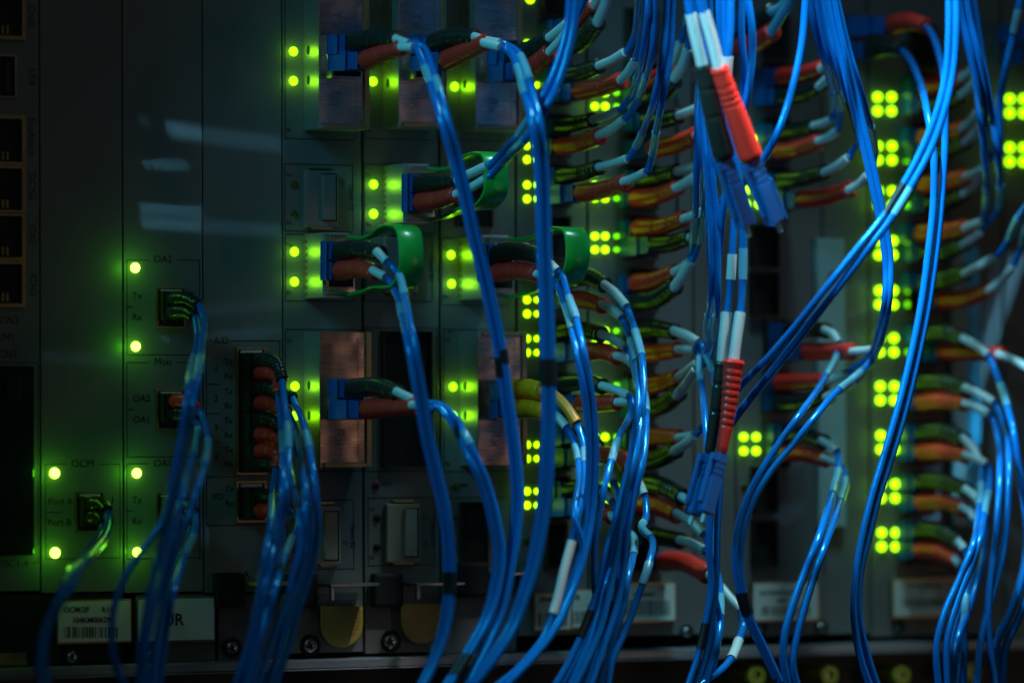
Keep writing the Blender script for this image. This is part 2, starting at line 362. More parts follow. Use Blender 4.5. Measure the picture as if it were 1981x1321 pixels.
# ---- card D (A/D)
D = card('grey A/D card with a tall stack of brown optical adapters', 393, 547, YT, 1145, 'panel_semi')
bm = bmesh.new()
text_bm(bm, 'A/D', 428, 659, 19); hline(bm, 398, 412, 659); hline(bm, 448, 541, 659); vline(bm, 398.5, 659, 1016); vline(bm, 541, 659, 1015); hline(bm, 399, 540, 1016)
for k, y in enumerate((700, 728, 757, 785, 814, 842, 870, 897)): text_bm(bm, 'TxRx'[(k % 2)*2:(k % 2)*2+2], 442, y, 16)
for k, y in enumerate((714, 771, 827, 884)): text_bm(bm, str(k+1), 418, y, 17)
for y in (743, 800, 856): hline(bm, 399, 424, y)
hline(bm, 399, 458, 922); text_bm(bm, 'I/O', 421, 960, 17); text_bm(bm, 'Tx', 444, 945, 16); text_bm(bm, 'Rx', 444, 973, 16)
text_bm(bm, 'A', 476, 1111, 20)
link_bm(bm, 'printed_legend', 'ink', D)
lcadapter(D, 458, 516, 672, 918, 8); lcadapter(D, 458, 516, 930, 1010, 2)
# ---- cards E, F, G with transceiver cages
def legend_block(bm, x0, x1, y0, y1, txt=None):
    vline(bm, x0, y0, y1); vline(bm, x1, y0, y1); hline(bm, x0, x1, y0); hline(bm, x0, x1, y1)
    text_bm(bm, 'Tx', x0+8, y0+22, 10); text_bm(bm, 'Rx', x0+8, y1-16, 10)
    if txt: text_bm(bm, txt, x1-2, (y0+y1)/2, 13, rot=90)
E = card('grey client card left of the metal modules, with lamps beside each module', 547, 701, YT, 1262)
bm = bmesh.new()
legend_block(bm, 551, 688, -40, 268); legend_block(bm, 551, 682, 317, 447, 'Client A2'); legend_block(bm, 552, 684, 453, 582, 'Client B1'); legend_block(bm, 552, 698, 637, 912); legend_block(bm, 555, 684, 968, 1102, 'Client B2')
text_bm(bm, 'C1', 661, 355, 10, rot=90); text_bm(bm, '12', 668, 1050, 13)
link_bm(bm, 'printed_legend', 'ink', E)
for x, y in ((568, 100), (568, 157), (570, 487), (570, 545), (571, 747), (571, 804)): led(E, x, y, 9.0, 'led', light=0.00045)
for x, y in ((569, 357), (569, 414), (572, 1006), (572, 1064)): led(E, x, y, 7.5, 'led_off')
Fd = card('second grey client card, with an open black bay and a red status lamp', 703, 850, YT, 1262)
bm = bmesh.new()
legend_block(bm, 705, 842, -40, 268); legend_block(bm, 705, 842, 318, 450); legend_block(bm, 706, 836, 456, 582, 'Client B3'); legend_block(bm, 706, 845, 634, 912); legend_block(bm, 712, 840, 963, 1094, 'Client D2')
text_bm(bm, 'FIPS', 748, 937, 12); text_bm(bm, '12', 822, 1000, 13); text_bm(bm, '12', 822, 1052, 13)
link_bm(bm, 'printed_legend', 'ink', Fd)
for x, y in ((722, 158), (723, 357), (723, 414)): led(Fd, x, y, 9.0, 'led', light=0.00045)
for x, y in ((730, 1001), (730, 1058)): led(Fd, x, y, 7.5, 'void')
led(Fd, 728, 938, 7.5, 'led_red_off')
recess(Fd, 742, 838, 640, 904, 3, 10, 'adapter', 'empty_bay')
recess(Fd, 868, 872, 640, 644, 1, 1, 'adapter', 'rivet')
G = card('third grey client card, with the yellow booted cord plugged into its lower module', 852, 998, YT, 1262)
bm = bmesh.new()
legend_block(bm, 855, 985, -40, 270); legend_block(bm, 855, 985, 460, 590, 'Client C1'); legend_block(bm, 858, 995, 637, 912); legend_block(bm, 860, 988, 963, 1094)
text_bm(bm, 'FIPS', 896, 939, 12)
link_bm(bm, 'printed_legend', 'ink', G)
for x, y in ((880, 168), (873, 493), (874, 549), (877, 748), (877, 804)): led(G, x, y, 8.6, 'led', light=0.00045)
for x, y in ((878, 1001), (878, 1058), (878, 940)): led(G, x, y, 7.0, 'led_off')
recess(G, 892, 946, 970, 1090, 3, 8, 'adapter', 'empty_bay'); recess(G, 885, 955, 345, 440, 3, 8, 'adapter', 'empty_bay')
# ---- right-hand cards
def ledblock(parent, x, y, n3=True, m='led_far', k=1.0, dx=27, dy=27):
    for j in (0, 1):
        for i in (0, 1): led(parent, x+i*dx, y+j*dy, 7.1*k, m, w1=5, light=0.00024 if i == 0 else 0)
        if n3: led(parent, x+2*dx+2, y+j*dy, 5.2*k, 'led_reflection', w1=5)  # fainter third column: reflections of the lamps built as small glowing discs
M['led_reflection'] = mat('green_led_reflection', (0.1, 0.4, 0.02), 0.4, emis=(0.18, 1.0, 0.0), es=1.5)
K1 = card('dark port card right of the metal modules, first column of black and red boots', 1000, 1136, YT, 1228, 'panel')
for y, n in ((85, 1), (165, 1), (282, 0), (358, 1), (580, 0), (655, 1), (860, 1), (950, 0)):
    led(K1, 1020, y, 7.2, 'led_far', light=0.00010); led(K1, 1039, y, 5.5, 'led_far')
    if y not in (85, 165): led(K1, 1020, y+27, 7.2, 'led_far', light=0.00010); led(K1, 1039, y+27, 5.5, 'led_far')
led(K1, 1026, -2, 9, 'led_far'); led(K1, 1017, 1045, 7, 'led_off'); led(K1, 1017, 1090, 7, 'led_off')
K2 = card('dark port card behind the thickest part of the cord curtain', 1138, 1384, YT, 1228, 'panel')
for y in (180, 358, 457, 640, 745, 845, 940): ledblock(K2, 1152, y, True, k=0.95, dx=20, dy=26)
K3 = card('dark port card with two pairs of open black cages at mid height', 1386, 1680, YT, 1228, 'panel')
for x, y in ((1435, 270), (1445, 368), (1440, 845)): ledblock(K3, x, y, True, k=1.0, dx=24, dy=27)
led(K3, 1440, 940, 7, 'led_off')
K4 = card('dark port card with the tall column of lit green lamp clusters', 1682, 1940, YT, 1228, 'panel')
for i, y in enumerate((188, 283, 370, 466, 562, 654, 747, 842, 936, 1030)): ledblock(K4, 1699+i*0.9, y, True, k=1.15, dx=27, dy=27)
K5 = card('dark card cut by the right edge with lamp clusters at top', 1942, 2200, YT, 1228, 'panel')
for y in (192, 286): ledblock(K5, 1955, y, False, k=1.15)
def cages(parent, x0, x1, ys, h, m='adapter', t=5, w=14):
    for y in ys: recess(parent, x0, x1, y-h/2, y+h/2, t, w, m, 'port_cage')
cages(K1, 1052, 1106, (-10, 80, 160, 262, 358, 460, 560, 660, 762, 870, 962), 86)
cages(K1, 1056, 1100, (1055,), 90)
cages(K2, 1215, 1275, (60, 165, 260, 362, 458, 560, 662, 765, 865, 955, 1060), 88)
cages(K3, 1482, 1530, (70, 165, 270, 365), 88); cages(K3, 1455, 1508, (475, 568), 84, 'void'); cages(K3, 1482, 1530, (660, 757, 862), 86); cages(K3, 1458, 1506, (947, 1050), 90, 'void')
cages(K4, 1762, 1812, (90, 184, 278, 374, 468, 563, 668, 757, 856, 955, 1048), 84)
for par, xs in ((K2, (1340,)), (K3, (1420, 1590)), (K4, (1835,))):
    for x in xs:
        bm = bmesh.new(); bx(bm, x, x+3, -60, 1110, 0.1, 1.2); link_bm(bm, 'seam', 'void', par)
def strip(parent, x0, x1, y0, y1, m, w=16, name='guide_strip'):
    bm = bmesh.new(); bx(bm, x0, x1, y0, y1, 0.1, w, 3); return link_bm(bm, name, m, parent)
s_ = strip(K3, 1583, 1636, 462, 1020, 'teal_strip'); bm = bmesh.new(); annulus(bm, 1612, 535, 5, 10, 16.1, 18); link_bm(bm, 'hole_rim', 'panel_dark', s_)
strip(K4, 1842, 1874, 478, 1018, 'teal_strip'); strip(K4, 1875, 1898, 478, 1018, 'blue_strip', 20)
s_ = strip(K2, 1312, 1338, 90, 420, 'panel', 10)
bm = bmesh.new(); annulus(bm, 1335, 145, 7, 15, 0.1, 5); link_bm(bm, 'captive_nut', 'steel', K2)
# ---- lower zone of the left cards: handles, label holders
def lab_plate(parent, x0, x1, y0, y1, w, lines, bar=None, name='barcode_label', trim='brass'):
    bm = bmesh.new(); bx(bm, x0-3, x1+3, y0-4, y1+4, 0.1, w-1.5, 1); link_bm(bm, 'label_holder', trim, parent)
    bm = bmesh.new(); bx(bm, x0, x1, y0, y1, w-1.4, w, 0.3); L = link_bm(bm, name, 'label', parent)
    bm = bmesh.new()
    for s, x, y, z, b in lines: text_bm(bm, s, x, y, z, w=w+0.3, bold=b)
    if bar:
        a0, a1, b0, b1 = bar; rr = random.Random(int(x0)); x = a0
        while x < a1:
            wd = rr.choice((1.2, 1.6, 2.4, 3.4)); p0 = P(x, b0, w+0.3); p1 = P(min(x+wd, a1), b1, w+0.3)
            bxu(bm, p0.x, p1.x, p1.z, p0.z, w+0.05, w+0.35); x += wd+rr.choice((1.6, 2.2, 3.6))
    link_bm(bm, 'print', 'ink', L)
fo = card('dark lower rail under the controller card, with a maker plate', -190, 240, 1150, 1286, 'void', -4, 'handle rail', 'lower_rail')
lab_plate(fo, 113, 252, 1163, 1240, 12, (('OCM/2P', 148, 1179, 14, .2), ('R1C', 209, 1179, 14, .2), ('104KM006298', 180, 1199, 14, .3)), (124, 231, 1212, 1233))
screw(fo, 140, 1270, 11)
bm = bmesh.new(); bx(bm, -40, 52, 1263, 1287, 0, 4, 1); pl = link_bm(bm, 'maker_plate', 'brass', fo)
fo = card('dark lower rail under the amplifier card holding a white tag reading UR', 262, 418, 1148, 1282, 'panel_dark', -4, 'handle rail', 'lower_rail')
lab_plate(fo, 268, 414, 1158, 1238, 12, (('UR', 336, 1199, 31, .5),), None, 'name_tag', 'panel')
screw(fo, 293, 1266, 9)
fo = card('dark lower rail under the adapter card, with a screw and folded lever', 421, 546, 1148, 1282, 'panel_dark', -4, 'handle rail', 'lower_rail')
screw(fo, 450, 1252, 12)
def lever(parent, x0, x1, y, w=70, m='lever'):
    bm = bmesh.new(); bx(bm, x0, x1, y, y+7, w-70, w, 1.5); bx(bm, x0, x0+8, y+2, y+34, w-10, w-2, 1.5); link_bm(bm, 'ejector_lever', m, parent)
    bm = bmesh.new(); bx(bm, x0-80, x0-24, y-18, y+48, 0.3, 24, 6); link_bm(bm, 'lever_block', 'void', parent)
lever(E, 640, 735, 1128, 80); lever(Fd, 806, 900, 1126, 80); lever(G, 972, 1040, 1106, 60); lever(D, 500, 572, 1126, 70, 'amber')
def dtab(parent, x0, x1, y0, y1, w=20):
    bm = bmesh.new(); cx = (x0+x1)/2
    def outline(k, ww):
        vs = []
        a = P(x0, y0, ww); b = P(x1, y0, ww); c = P(cx, y1, ww); r = (b.x-a.x)/2; cu = (a.x+b.x)/2; zs = c.z+r*1.0
        pts = [(a.x, a.z), (b.x, b.z)]
        for i in range(17):
            an = -math.pi*i/16; pts.append((cu+r*math.cos(an), zs+r*math.sin(an)))
        cz = sum(p[1] for p in pts)/len(pts)
        return [bm.verts.new((cu+(p[0]-cu)*k, -ww, cz+(p[1]-cz)*k)) for p in pts]
    A0 = outline(1, 0.2); A1 = outline(1, w); n = len(A0)
    for i in range(n): bm.faces.new((A0[i], A0[(i+1) % n], A1[(i+1) % n], A1[i]))
    bm.faces.new(A1); bm.faces.new(A0[::-1])
    t = link_bm(bm, 'thumb_tab', 'amber_edge', parent)
    bm = bmesh.new(); A1 = outline(0.93, w+0.1); A2 = outline(0.91, w+1.5)
    for i in range(n): bm.faces.new((A1[i], A1[(i+1) % n], A2[(i+1) % n], A2[i]))
    bm.faces.new(A2)
    for k in range(9):
        yy = y0+8+k*7; hw = (x1-x0)/2-6 if k < 6 else (x1-x0)/2-10-(k-5)*5
        bx(bm, cx-hw, cx+hw, yy, yy+2.2, w+1.5, w+2.2)
    link_bm(bm, 'tab_face', 'amber', t)
dtab(E, 620, 702, 1172, 1252); dtab(Fd, 776, 856, 1168, 1244)
screw(E, 601, 1248, 14); screw(Fd, 757, 1240, 14)
lab_plate(K1, 1036, 1104, 1150, 1216, 14, (('ZPHF', 1056, 1160, 13, .3),), (1042, 1100, 1185, 1210))
lab_plate(K1, 1108, 1172, 1142, 1212, 14, (('1%', 1115, 1155, 13, .3), ('00901', 1150, 1172, 12, .2)), (1108, 1168, 1182, 1206))
lab_plate(K2, 1186, 1306, 1130, 1200, 14, (('1.9', 1282, 1136, 9, .1), ('1000000047', 1245, 1150, 10, .2)), (1192, 1296, 1161, 1190))
lab_plate(K3, 1458, 1582, 1128, 1198, 14, (('NOTWOODACHER   1', 1512, 1146, 10, .2), ('100000', 1513, 1161, 9, .2)), (1474, 1566, 1172, 1190))
lab_plate(K4, 1730, 1846, 1122, 1190, 14, (('NTP-000AM00   SPA', 1790, 1132, 9, .2), ('100', 1783, 1145, 9, .2)), (1746, 1838, 1156, 1174))
for par, x, y in ((K2, 1329, 1222), (K3, 1590, 1214), (K3, 1472, 1214), (K4, 1738, 1212)): screw(par, x, y, 8)

# ---- shelf below
bm = bmesh.new()
a = P(-150, 1298, 60); b = P(2150, 1298, 60)
z = P(990, 1265, 60).z
bxu(bm, -1900, 2300, z-16, z, -240, 60, 2)
bxu(bm, -1900, 2300, z-20, z-17, -240, 66, 1)
st = thing('rack_shelf', 'long grey metal shelf edge running under all the cards', 'shelf', (0, -60, z-20)); link_bm(bm, 'shelf_edge', 'shelf', st)
bm = bmesh.new(); bxu(bm, -1900, 2300, z-170, z-21, -240, -30, 2); link_bm(bm, 'shelf_skirt', 'panel_dark', st)
def gasket(x, y, lab):
    t = thing('cable_grommet', lab, 'grommet', P(x, y, 60), 'yellow grommets under the shelf')
    bm = bmesh.new(); annulus(bm, x, y, 9, 19, -30, 60); link_bm(bm, 'rim', 'amber_edge', t, smooth=True)
    bm = bmesh.new(); disc(bm, x, y, 8, -29, 50); link_bm(bm, 'centre', 'steel', t)
gasket(1465, 1306, 'yellow ring grommet below the fourth barcode label'); gasket(1606, 1306, 'yellow ring grommet below the tall double cord at the lower right')
gasket(1746, 1306, 'yellow ring grommet below the barcode label of the lamp column'); gasket(1883, 1300, 'faint yellow ring grommet behind the right-hand cord bundle')

# ================================================================== TRANSCEIVERS
TG = 'metal transceiver modules plugged into the client cards'
def big_module(lab, x0, x1, y0, y1, xb, front, tx=None, rx=None, seam=None, sock=None, gold='lower', fc='nickel'):
    w = (x0-xb)/math.sin(TH)
    t = thing('transceiver_module', lab, 'transceiver', P(x0, y1, 0), TG)
    u0, u1, v0, v1 = ext(x0, x1, y0, y1, w)
    bm = bmesh.new(); bxu(bm, u0, u1, v0, v1, 0.5, w-1.5, 0); b = link_bm(bm, 'shell', 'nickel_side', t)
    bm = bmesh.new(); bxu(bm, u0, u1-11, v0+(9 if gold == 'lower' else 0), v1-(9 if gold == 'upper' else 0), w-1.5, w, 0.8)
    fp = link_bm(bm, 'front_plate', fc, t)
    bm = bmesh.new(); bxu(bm, u1-10.6, u1, v0, v1, w-1.5, w+5, 0.8)
    if gold == 'lower': bxu(bm, u0+8, u1-11, v0, v0+8, w-1.5, w+5, 0.8)
    else: bxu(bm, u0+8, u1-11, v1-8, v1, w-1.5, w+5, 0.8)
    link_bm(bm, 'gold_frame', 'brass', t)
    bm = bmesh.new()
    if seam: vline(bm, seam, y0+12, y1-12, w+0.15, 1.6)
    for (s, yy) in ((tx, 'Tx'), (rx, 'Rx')):
        if s: text_bm(bm, yy, s[0], s[1], 30, w=w+0.1, rot=90, xs=1.0)
    link_bm(bm, 'engraving', 'engrave', fp)
    # side vent holes
    bm = bmesh.new()
    if sock:
        sx0, sx1, sy0, sy1 = sock
        bx(bm, sx0, sx1, sy0, sy1, w, w+38, 1.5); s = link_bm(bm, 'socket_body', 'nickel', t)
        bm = bmesh.new(); bx(bm, sx0+5, sx1-4, sy0+4, sy1-4, w+38, w+38.6); link_bm(bm, 'socket_mouth', 'void', s)
    return t, w
def vents(t, xb, x0, ys, w):
    bm = bmesh.new()
    uu = P(x0, ys[0], w).x
    for y in ys:
        p = P(x0, y, w)
        for k in range(14):
            a = 2*math.pi*k/14
        vs = [bm.verts.new((uu-0.4, -(w*0.32+7*math.cos(2*math.pi*i/16)), p.z+9*math.sin(2*math.pi*i/16))) for i in range(16)]
        bm.faces.new(vs)
    link_bm(bm, 'side_hole', 'void', t)
t, wm = big_module('top left steel module with LC cord, beside two green lamps', 617, 713, -60, 250, 585, 0, (650, 38), (650, 193), 689, (642, 702, 68, 152)); vents(t, 585, 617, (94, 152), wm)
t, wm = big_module('top middle steel module, second from left in the top row', 771, 862, -60, 247, 739, 0, (805, 40), (806, 195), 841, (800, 858, 72, 155)); vents(t, 739, 771, (158,), wm)
t, wm = big_module('top right steel module with bluish sheen, third in the top row', 920, 1010, -60, 252, 889, 0, (953, 48), (953, 205), 987, (950, 1005, 75, 160)); vents(t, 889, 920, (160,), wm)
t, wm = big_module('nickel module with warm reflection tinted into its face, at lower left holding a black and red cord', 619, 717, 642, 904, 586, 0, None, (656, 845), 692, (650, 708, 733, 812), 'lower', 'nickel_warm_tint'); vents(t, 586, 619, (745, 803), wm)
t, wm = big_module('nickel module with warm reflection tinted into its face, at lower middle holding the yellow booted cord', 925, 1018, 642, 900, 888, 0, (955, 700), (958, 848), 995, (960, 1010, 735, 812), 'upper', 'nickel_warm_tint'); vents(t, 888, 925, (746, 803), wm)

def small_module(lab, xb, x0, x1, y0, y1, latch):
    w = (x0-xb)/math.sin(TH)
    t = thing('transceiver_module', lab, 'transceiver', P(x0, y1, 0), TG)
    u0, u1, v0, v1 = ext(x0, x1, y0, y1, w)
    bm = bmesh.new(); bxu(bm, u0, u1, v0, v1, 0.5, w, 1.0); link_bm(bm, 'shell', 'nickel_side', t)
    bm = bmesh.new(); bxu(bm, u0+5, u1+8, v0+4, v1-4, w, w+8, 1.0); bxu(bm, u0+7, u1+6, v1-20, v1-5, w+8, w+14, 1); bxu(bm, u0+7, u1+6, v0+5, v0+18, w+8, w+14, 1)
    fr = link_bm(bm, 'front_frame', 'nickel', t)
    bm = bmesh.new(); bxu(bm, u0+9, u1+4, v0+20, v1-22, w+8.1, w+8.6); link_bm(bm, 'socket_mouth', 'void', fr)
    # grounding fingers
    bm = bmesh.new()
    n = 9
    for k in range(n): bxu(bm, u0-1.5, u0-0.2, v0+6+k*(v1-v0-12)/n, v0+6+k*(v1-v0-12)/n+6, 2, 12)
    link_bm(bm, 'spring_fingers', 'brass', t)
    # green bail latch: a U of flat bar that swings out round the plugs
    bm = bmesh.new()
    pts = [P(x, y, w + dw) for x, y, dw in latch]
    path = smooth_path(pts, 6)
    n = len(path)
    def rad(s, L):
        k = s/L; q = max(0.0, min(1.0, (0.36-abs(k-0.5))/0.14)); return 8+17*q*q*(3-2*q)
    N = len(path); T = [(path[min(i+1, N-1)]-path[max(i-1, 0)]).normalized() for i in range(N)]
    rows = []
    Ls = [0]
    for i in range(1, N): Ls.append(Ls[-1]+(path[i]-path[i-1]).length)
    for i in range(N):
        side = Vector((1, 0, 0)); side = (side-T[i]*side.dot(T[i])).normalized(); nn = T[i].cross(side)
        r = rad(Ls[i], Ls[-1]); th = 3.2
        rows.append([bm.verts.new(path[i]+side*a*r+nn*b*th) for a, b in ((-1, -.5), (-.9, -1), (.9, -1), (1, -.5), (1, .5), (.9, 1), (-.9, 1), (-1, .5))])
    for a, b in zip(rows, rows[1:]):
        for k in range(8): bm.faces.new((a[k], a[(k+1) % 8], b[(k+1) % 8], b[k]))
    bm.faces.new(rows[0]); bm.faces.new(rows[-1])
    link_bm(bm, 'bail_latch', 'greenclip', t, smooth=True)
    return t, w
small_module('small module with green bail latch under the grey dust cap, beside two lit lamps', 587, 624, 676, 450, 576,
    [(672, 458, 5), (705, 460, 60), (735, 448, 110), (770, 437, 170), (789, 446, 215), (795, 480, 235), (795, 520, 235), (780, 552, 215), (745, 556, 160), (700, 565, 70), (676, 572, 5)])
small_module('small module with green bail latch in the second client card', 740, 780, 830, 317, 432,
    [(828, 328, 5), (870, 326, 60), (905, 308, 130), (940, 297, 190), (956, 305, 225), (960, 340, 240), (957, 375, 240), (940, 398, 215), (900, 405, 140), (860, 420, 60), (830, 426, 5)])
small_module('small module with green bail latch in the third client card', 887, 934, 984, 455, 578,
    [(982, 464, 5), (1020, 462, 60), (1060, 450, 130), (1095, 442, 190), (1112, 450, 225), (1117, 480, 240), (1115, 515, 240), (1100, 545, 215), (1060, 556, 140), (1010, 570, 60), (986, 574, 5)])
def dust_cap(lab, x0, x1, y0, y1, xb, m, slot):
    w = (x0-xb)/math.sin(TH)
    t = thing('dust_cap', lab, 'dust cap', P(x0, y1, 0), 'dust caps closing unused module bays')
    bm = bmesh.new(); bx(bm, x0, x1, y0, y1, 0.5, w, 3); b = link_bm(bm, 'cap_body', m, t)
    bm = bmesh.new(); bx(bm, slot[0], slot[1], slot[2], slot[3], w, w+9, 2); link_bm(bm, 'grip', m, b)
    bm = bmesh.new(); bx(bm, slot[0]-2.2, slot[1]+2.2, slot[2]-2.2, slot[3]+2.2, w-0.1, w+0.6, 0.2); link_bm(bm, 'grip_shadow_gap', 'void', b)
    bm = bmesh.new(); bx(bm, x0+12, x1-12, y1-1, y1+4, 0.5, 12, 0.5); bx(bm, x0+12, x1-12, y0-7, y0-3, 0.5, 12, 0.5); link_bm(bm, 'cage_lip', 'brass', t)
dust_cap('grey metallic dust cap above the green latched module', 590, 655, 330, 440, 584, 'cap_grey', (625, 650, 338, 426))
dust_cap('beige dust cap behind the left blue cords, low in the first client card', 608, 660, 978, 1091, 600, 'cap', (629, 654, 990, 1082))
dust_cap('beige dust cap low in the second client card, beside two unlit lamps', 749, 813, 974, 1088, 743, 'cap', (785, 808, 985, 1076))
dust_cap('beige dust cap half hidden behind the green latch of the first small module', 745, 808, 458, 568, 740, 'cap_grey', (775, 800, 466, 556))

# ================================================================== PATCH CORDS
DW = 1/math.sin(TH)
CG = 'blue duplex patch cords plugged into the rack'
cordno = 0
def resolve(lists, w0, wj, dens=(0.85, 0.85, 0.55)):
    """lists: housing, boot, tube, jacket point lists -> same with w for every point"""
    out = []; w = w0; last = None
    for li, pts in enumerate(lists):
        if not pts: out.append(None); continue
        res = []
        if li < 3:
            for p in pts:
                if last is not None and len(p) == 2: w = w+max(0, p[0]-last[0])*DW*dens[li]+0.15*abs(p[1]-last[1])
                if len(p) == 3: w = p[2]
                res.append((p[0], p[1], w)); last = p
        else:
            arc = 0
            ws = w
            for p in pts:
                if last is not None: arc += math.hypot(p[0]-last[0], p[1]-last[1])
                dw = p[3] if len(p) == 4 else 0
                if len(p) == 3: w = p[2]
                else:
                    k = min(1, arc/170.0); k = k*k*(3-2*k); w = ws+(wj-ws)*k
                res.append((p[0], p[1], w+dw)); last = p
        out.append(res)
    return out
def boot_mesh(path, r0, r1, style, rr):
    # resample at fixed steps
    bm = bmesh.new()
    fine = []
    for a, b in zip(path, path[1:]):
        n = max(1, int((b-a).length/1.6))
        for k in range(n): fine.append(a.lerp(b, k/n))
    fine.append(path[-1])
    if style == 'ribs': rings = [0.30+0.075*k for k in range(9)]
    elif style == 'plain': rings = [0.45, 0.47, 0.74, 0.76]
    else: rings = [0.60, 0.66, 0.72, 0.80]
    def rad(s, L):
        k = s/L; r = r0+(r1-r0)*k
        if k < 0.06: r *= 0.80+0.2*(k/0.06)**0.5
        if k > 0.95: r += 0.9
        if k > 0.985: r -= 2.0
        for q in rings:
            d = abs(k-q)*L
            if d < 2.6: r -= 1.7*(1-d/2.6)
        return r
    sweep(bm, fine, rad, 20)
    return bm
def cord(lab, strands, wj=450, name='patch_cord', cat='patch cord', group=CG):
    global cordno
    cordno += 1
    rr = random.Random(cordno*13)
    first = strands[0]
    fp = (first.get('house') or first.get('boot') or first.get('tube') or first['jac'])[0]
    base = P(fp[0], fp[1], fp[2] if len(fp) == 3 else first.get('w0', 5))
    t = thing(name, lab, cat, base, group)
    for si, s in enumerate(strands):
        w0 = s.get('w0', 5); wjj = s.get('wj', wj+si*3)
        hs, bt, tb, jc = resolve([s.get('house'), s.get('boot'), s.get('tube'), s.get('jac')], w0, wjj)
        col = s.get('col', 'red'); br = [q*1.1 for q in s.get('br', (17.5, 14))]; tr = s.get('tr', 8.6); jr = s.get('jr', 6.6)
        if hs:
            a = P(*hs[0]); b = P(*hs[-1]); hh = s.get('hh', 16); hw = s.get('hw', 21)
            bm = bmesh.new()
            d = (b-a); Lh = d.length
            obox(bm, a, a+d*0.62, hh, hw, 2.2); obox(bm, a+d*0.60, b, hh*0.86, hw*0.80, 2.0)
            for k in range(3): obox(bm, a+d*(0.66+0.10*k), a+d*(0.70+0.10*k), hh*0.90, hw*0.84, 0.3)
            h = link_bm(bm, 'plug_housing', s.get('hm', 'housing'), t)
            bm = bmesh.new(); obox(bm, a+d*0.15, a+d*0.98, 6, 3.0, 1.0, (0, -(hw+4.5)), 1.0); obox(bm, a+d*0.86, a+d*0.98, 8, 6.0, 1.0, (0, -(hw+1)), 1.0)
            link_bm(bm, 'latch_tab', s.get('hm', 'housing'), h)
            if s.get('tip'):
                bm = bmesh.new(); sweep(bm, [a, a-d.normalized()*s['tip']*0.6, a-d.normalized()*s['tip']], lambda q, L: 5.0 if q < L*0.95 else 4.2, 12); link_bm(bm, 'ferrule', 'ceramic', h, smooth=True)
        if bt:
            pts = [P(*p) for p in bt]
            path = smooth_path(pts, 4)
            link_bm(boot_mesh(path, br[0], br[1], s.get('style', rr.choice(('rings', 'rings', 'ribs', 'plain'))), rr), 'boot', col, t, smooth=True)
            e = path[-1]; d = (path[-1]-path[-2]).normalized()
        if tb:
            pts = [P(*p) for p in tb]
            path = smooth_path(pts, 4)
            if bt: path = [path[0]-(path[1]-path[0]).normalized()*4]+path
            bm = bmesh.new(); sweep(bm, path, lambda q, L: tr, 16)
            link_bm(bm, 'strain_tube', s.get('tm', 'white'), t, smooth=True)
        if jc:
            if tb:
                # start slightly inside the tube
                jc = [tb[-1]]+jc if (abs(jc[0][0]-tb[-1][0])+abs(jc[0][1]-tb[-1][1])) > 4 else jc
            elif bt and (abs(jc[0][0]-bt[-1][0])+abs(jc[0][1]-bt[-1][1])) > 4: jc = [bt[-1]]+jc
            pts = [P(*p) for p in jc]
            # cords run on beyond the frame
            if jc[-1][1] < -5 or jc[-1][1] > 1330:
                d = (pts[-1]-pts[-2]).normalized(); pts.append(pts[-1]+d*190)
            if jc[0][1] < -5:
                d = (pts[0]-pts[1]).normalized(); pts.insert(0, pts[0]+d*190)
            path = smooth_path(pts, 5)
            bm = bmesh.new(); sweep(bm, path, lambda q, L: jr, 14)
            link_bm(bm, 'cable_jacket', s.get('jm', 'jacket'), t, smooth=True)
            for mk in s.get('marks', []):
                y0, y1, mm = mk[0], mk[1], mk[2]
                seg = []
                for q in path:
                    dd = q-CAM; k = F/dd.dot(fwd); py = H/2-dd.dot(up)*k; px = W/2+dd.dot(rgt)*k
                    if y0 <= py <= y1 and (len(mk) < 5 or mk[4][0] <= px <= mk[4][1]): seg.append(q)
                if len(seg) < 3: continue
                bm = bmesh.new(); sweep(bm, seg, lambda q, L: jr+(2.2 if mm == 'white' else 1.4), 14)
                mo = link_bm(bm, 'marker_sleeve', mm, t, smooth=True)
                if len(mk) > 3 and mk[3]:
                    c = seg[len(seg)//2]; T = (seg[-1]-seg[0]).normalized(); vd = (CAM-c).normalized()
                    X = T.cross(vd).normalized(); Y = T
                    cu = bpy.data.curves.new('t', 'FONT'); cu.body = mk[3]; cu.size = 17; cu.align_x = 'CENTER'; cu.align_y = 'CENTER'; cu.extrude = 1.5; cu.offset = 0.3
                    oo = bpy.data.objects.new('t', cu); C.objects.link(oo); me = bpy.data.meshes.new_from_object(oo)
                    R = Matrix((Y, X*-1, Y.cross(X*-1))).transposed().to_4x4()
                    me.transform(Matrix.Translation(c+vd*(jr+1.0)) @ R)
                    bm = bmesh.new(); bm.from_mesh(me); bpy.data.meshes.remove(me); bpy.data.objects.remove(oo); bpy.data.curves.remove(cu)
                    link_bm(bm, 'marker_letter', 'ink', mo)
    return t
def off(pts, dx, dy=0, dw=0):
    return [((p[0]+dx, p[1]+dy) if len(p) == 2 else (p[0]+dx, p[1]+dy, p[2]+dw)) for p in pts]
def S_(col, boot, tube=None, jac=None, house=None, **k):
    d = dict(col=col, boot=boot, tube=tube, jac=jac, house=house); d.update(k); return d
PJ = [0]
def pairjac(pts, o=6.5):
    # the two strands wind slowly round each other
    PJ[0] += 1; n = len(pts); ph = (0.9, 1.1, 0.7, 1.0, 0.8)[PJ[0] % 5]
    L, R = [], []
    for i, p in enumerate(pts):
        a = ph*max(0, i/(n-1)-0.15)
        dx = o*math.cos(a); dw = 1.6*o*math.sin(a)
        L.append((p[0]-dx, p[1], None, -dw)); R.append((p[0]+dx, p[1], None, dw))
    return L, R
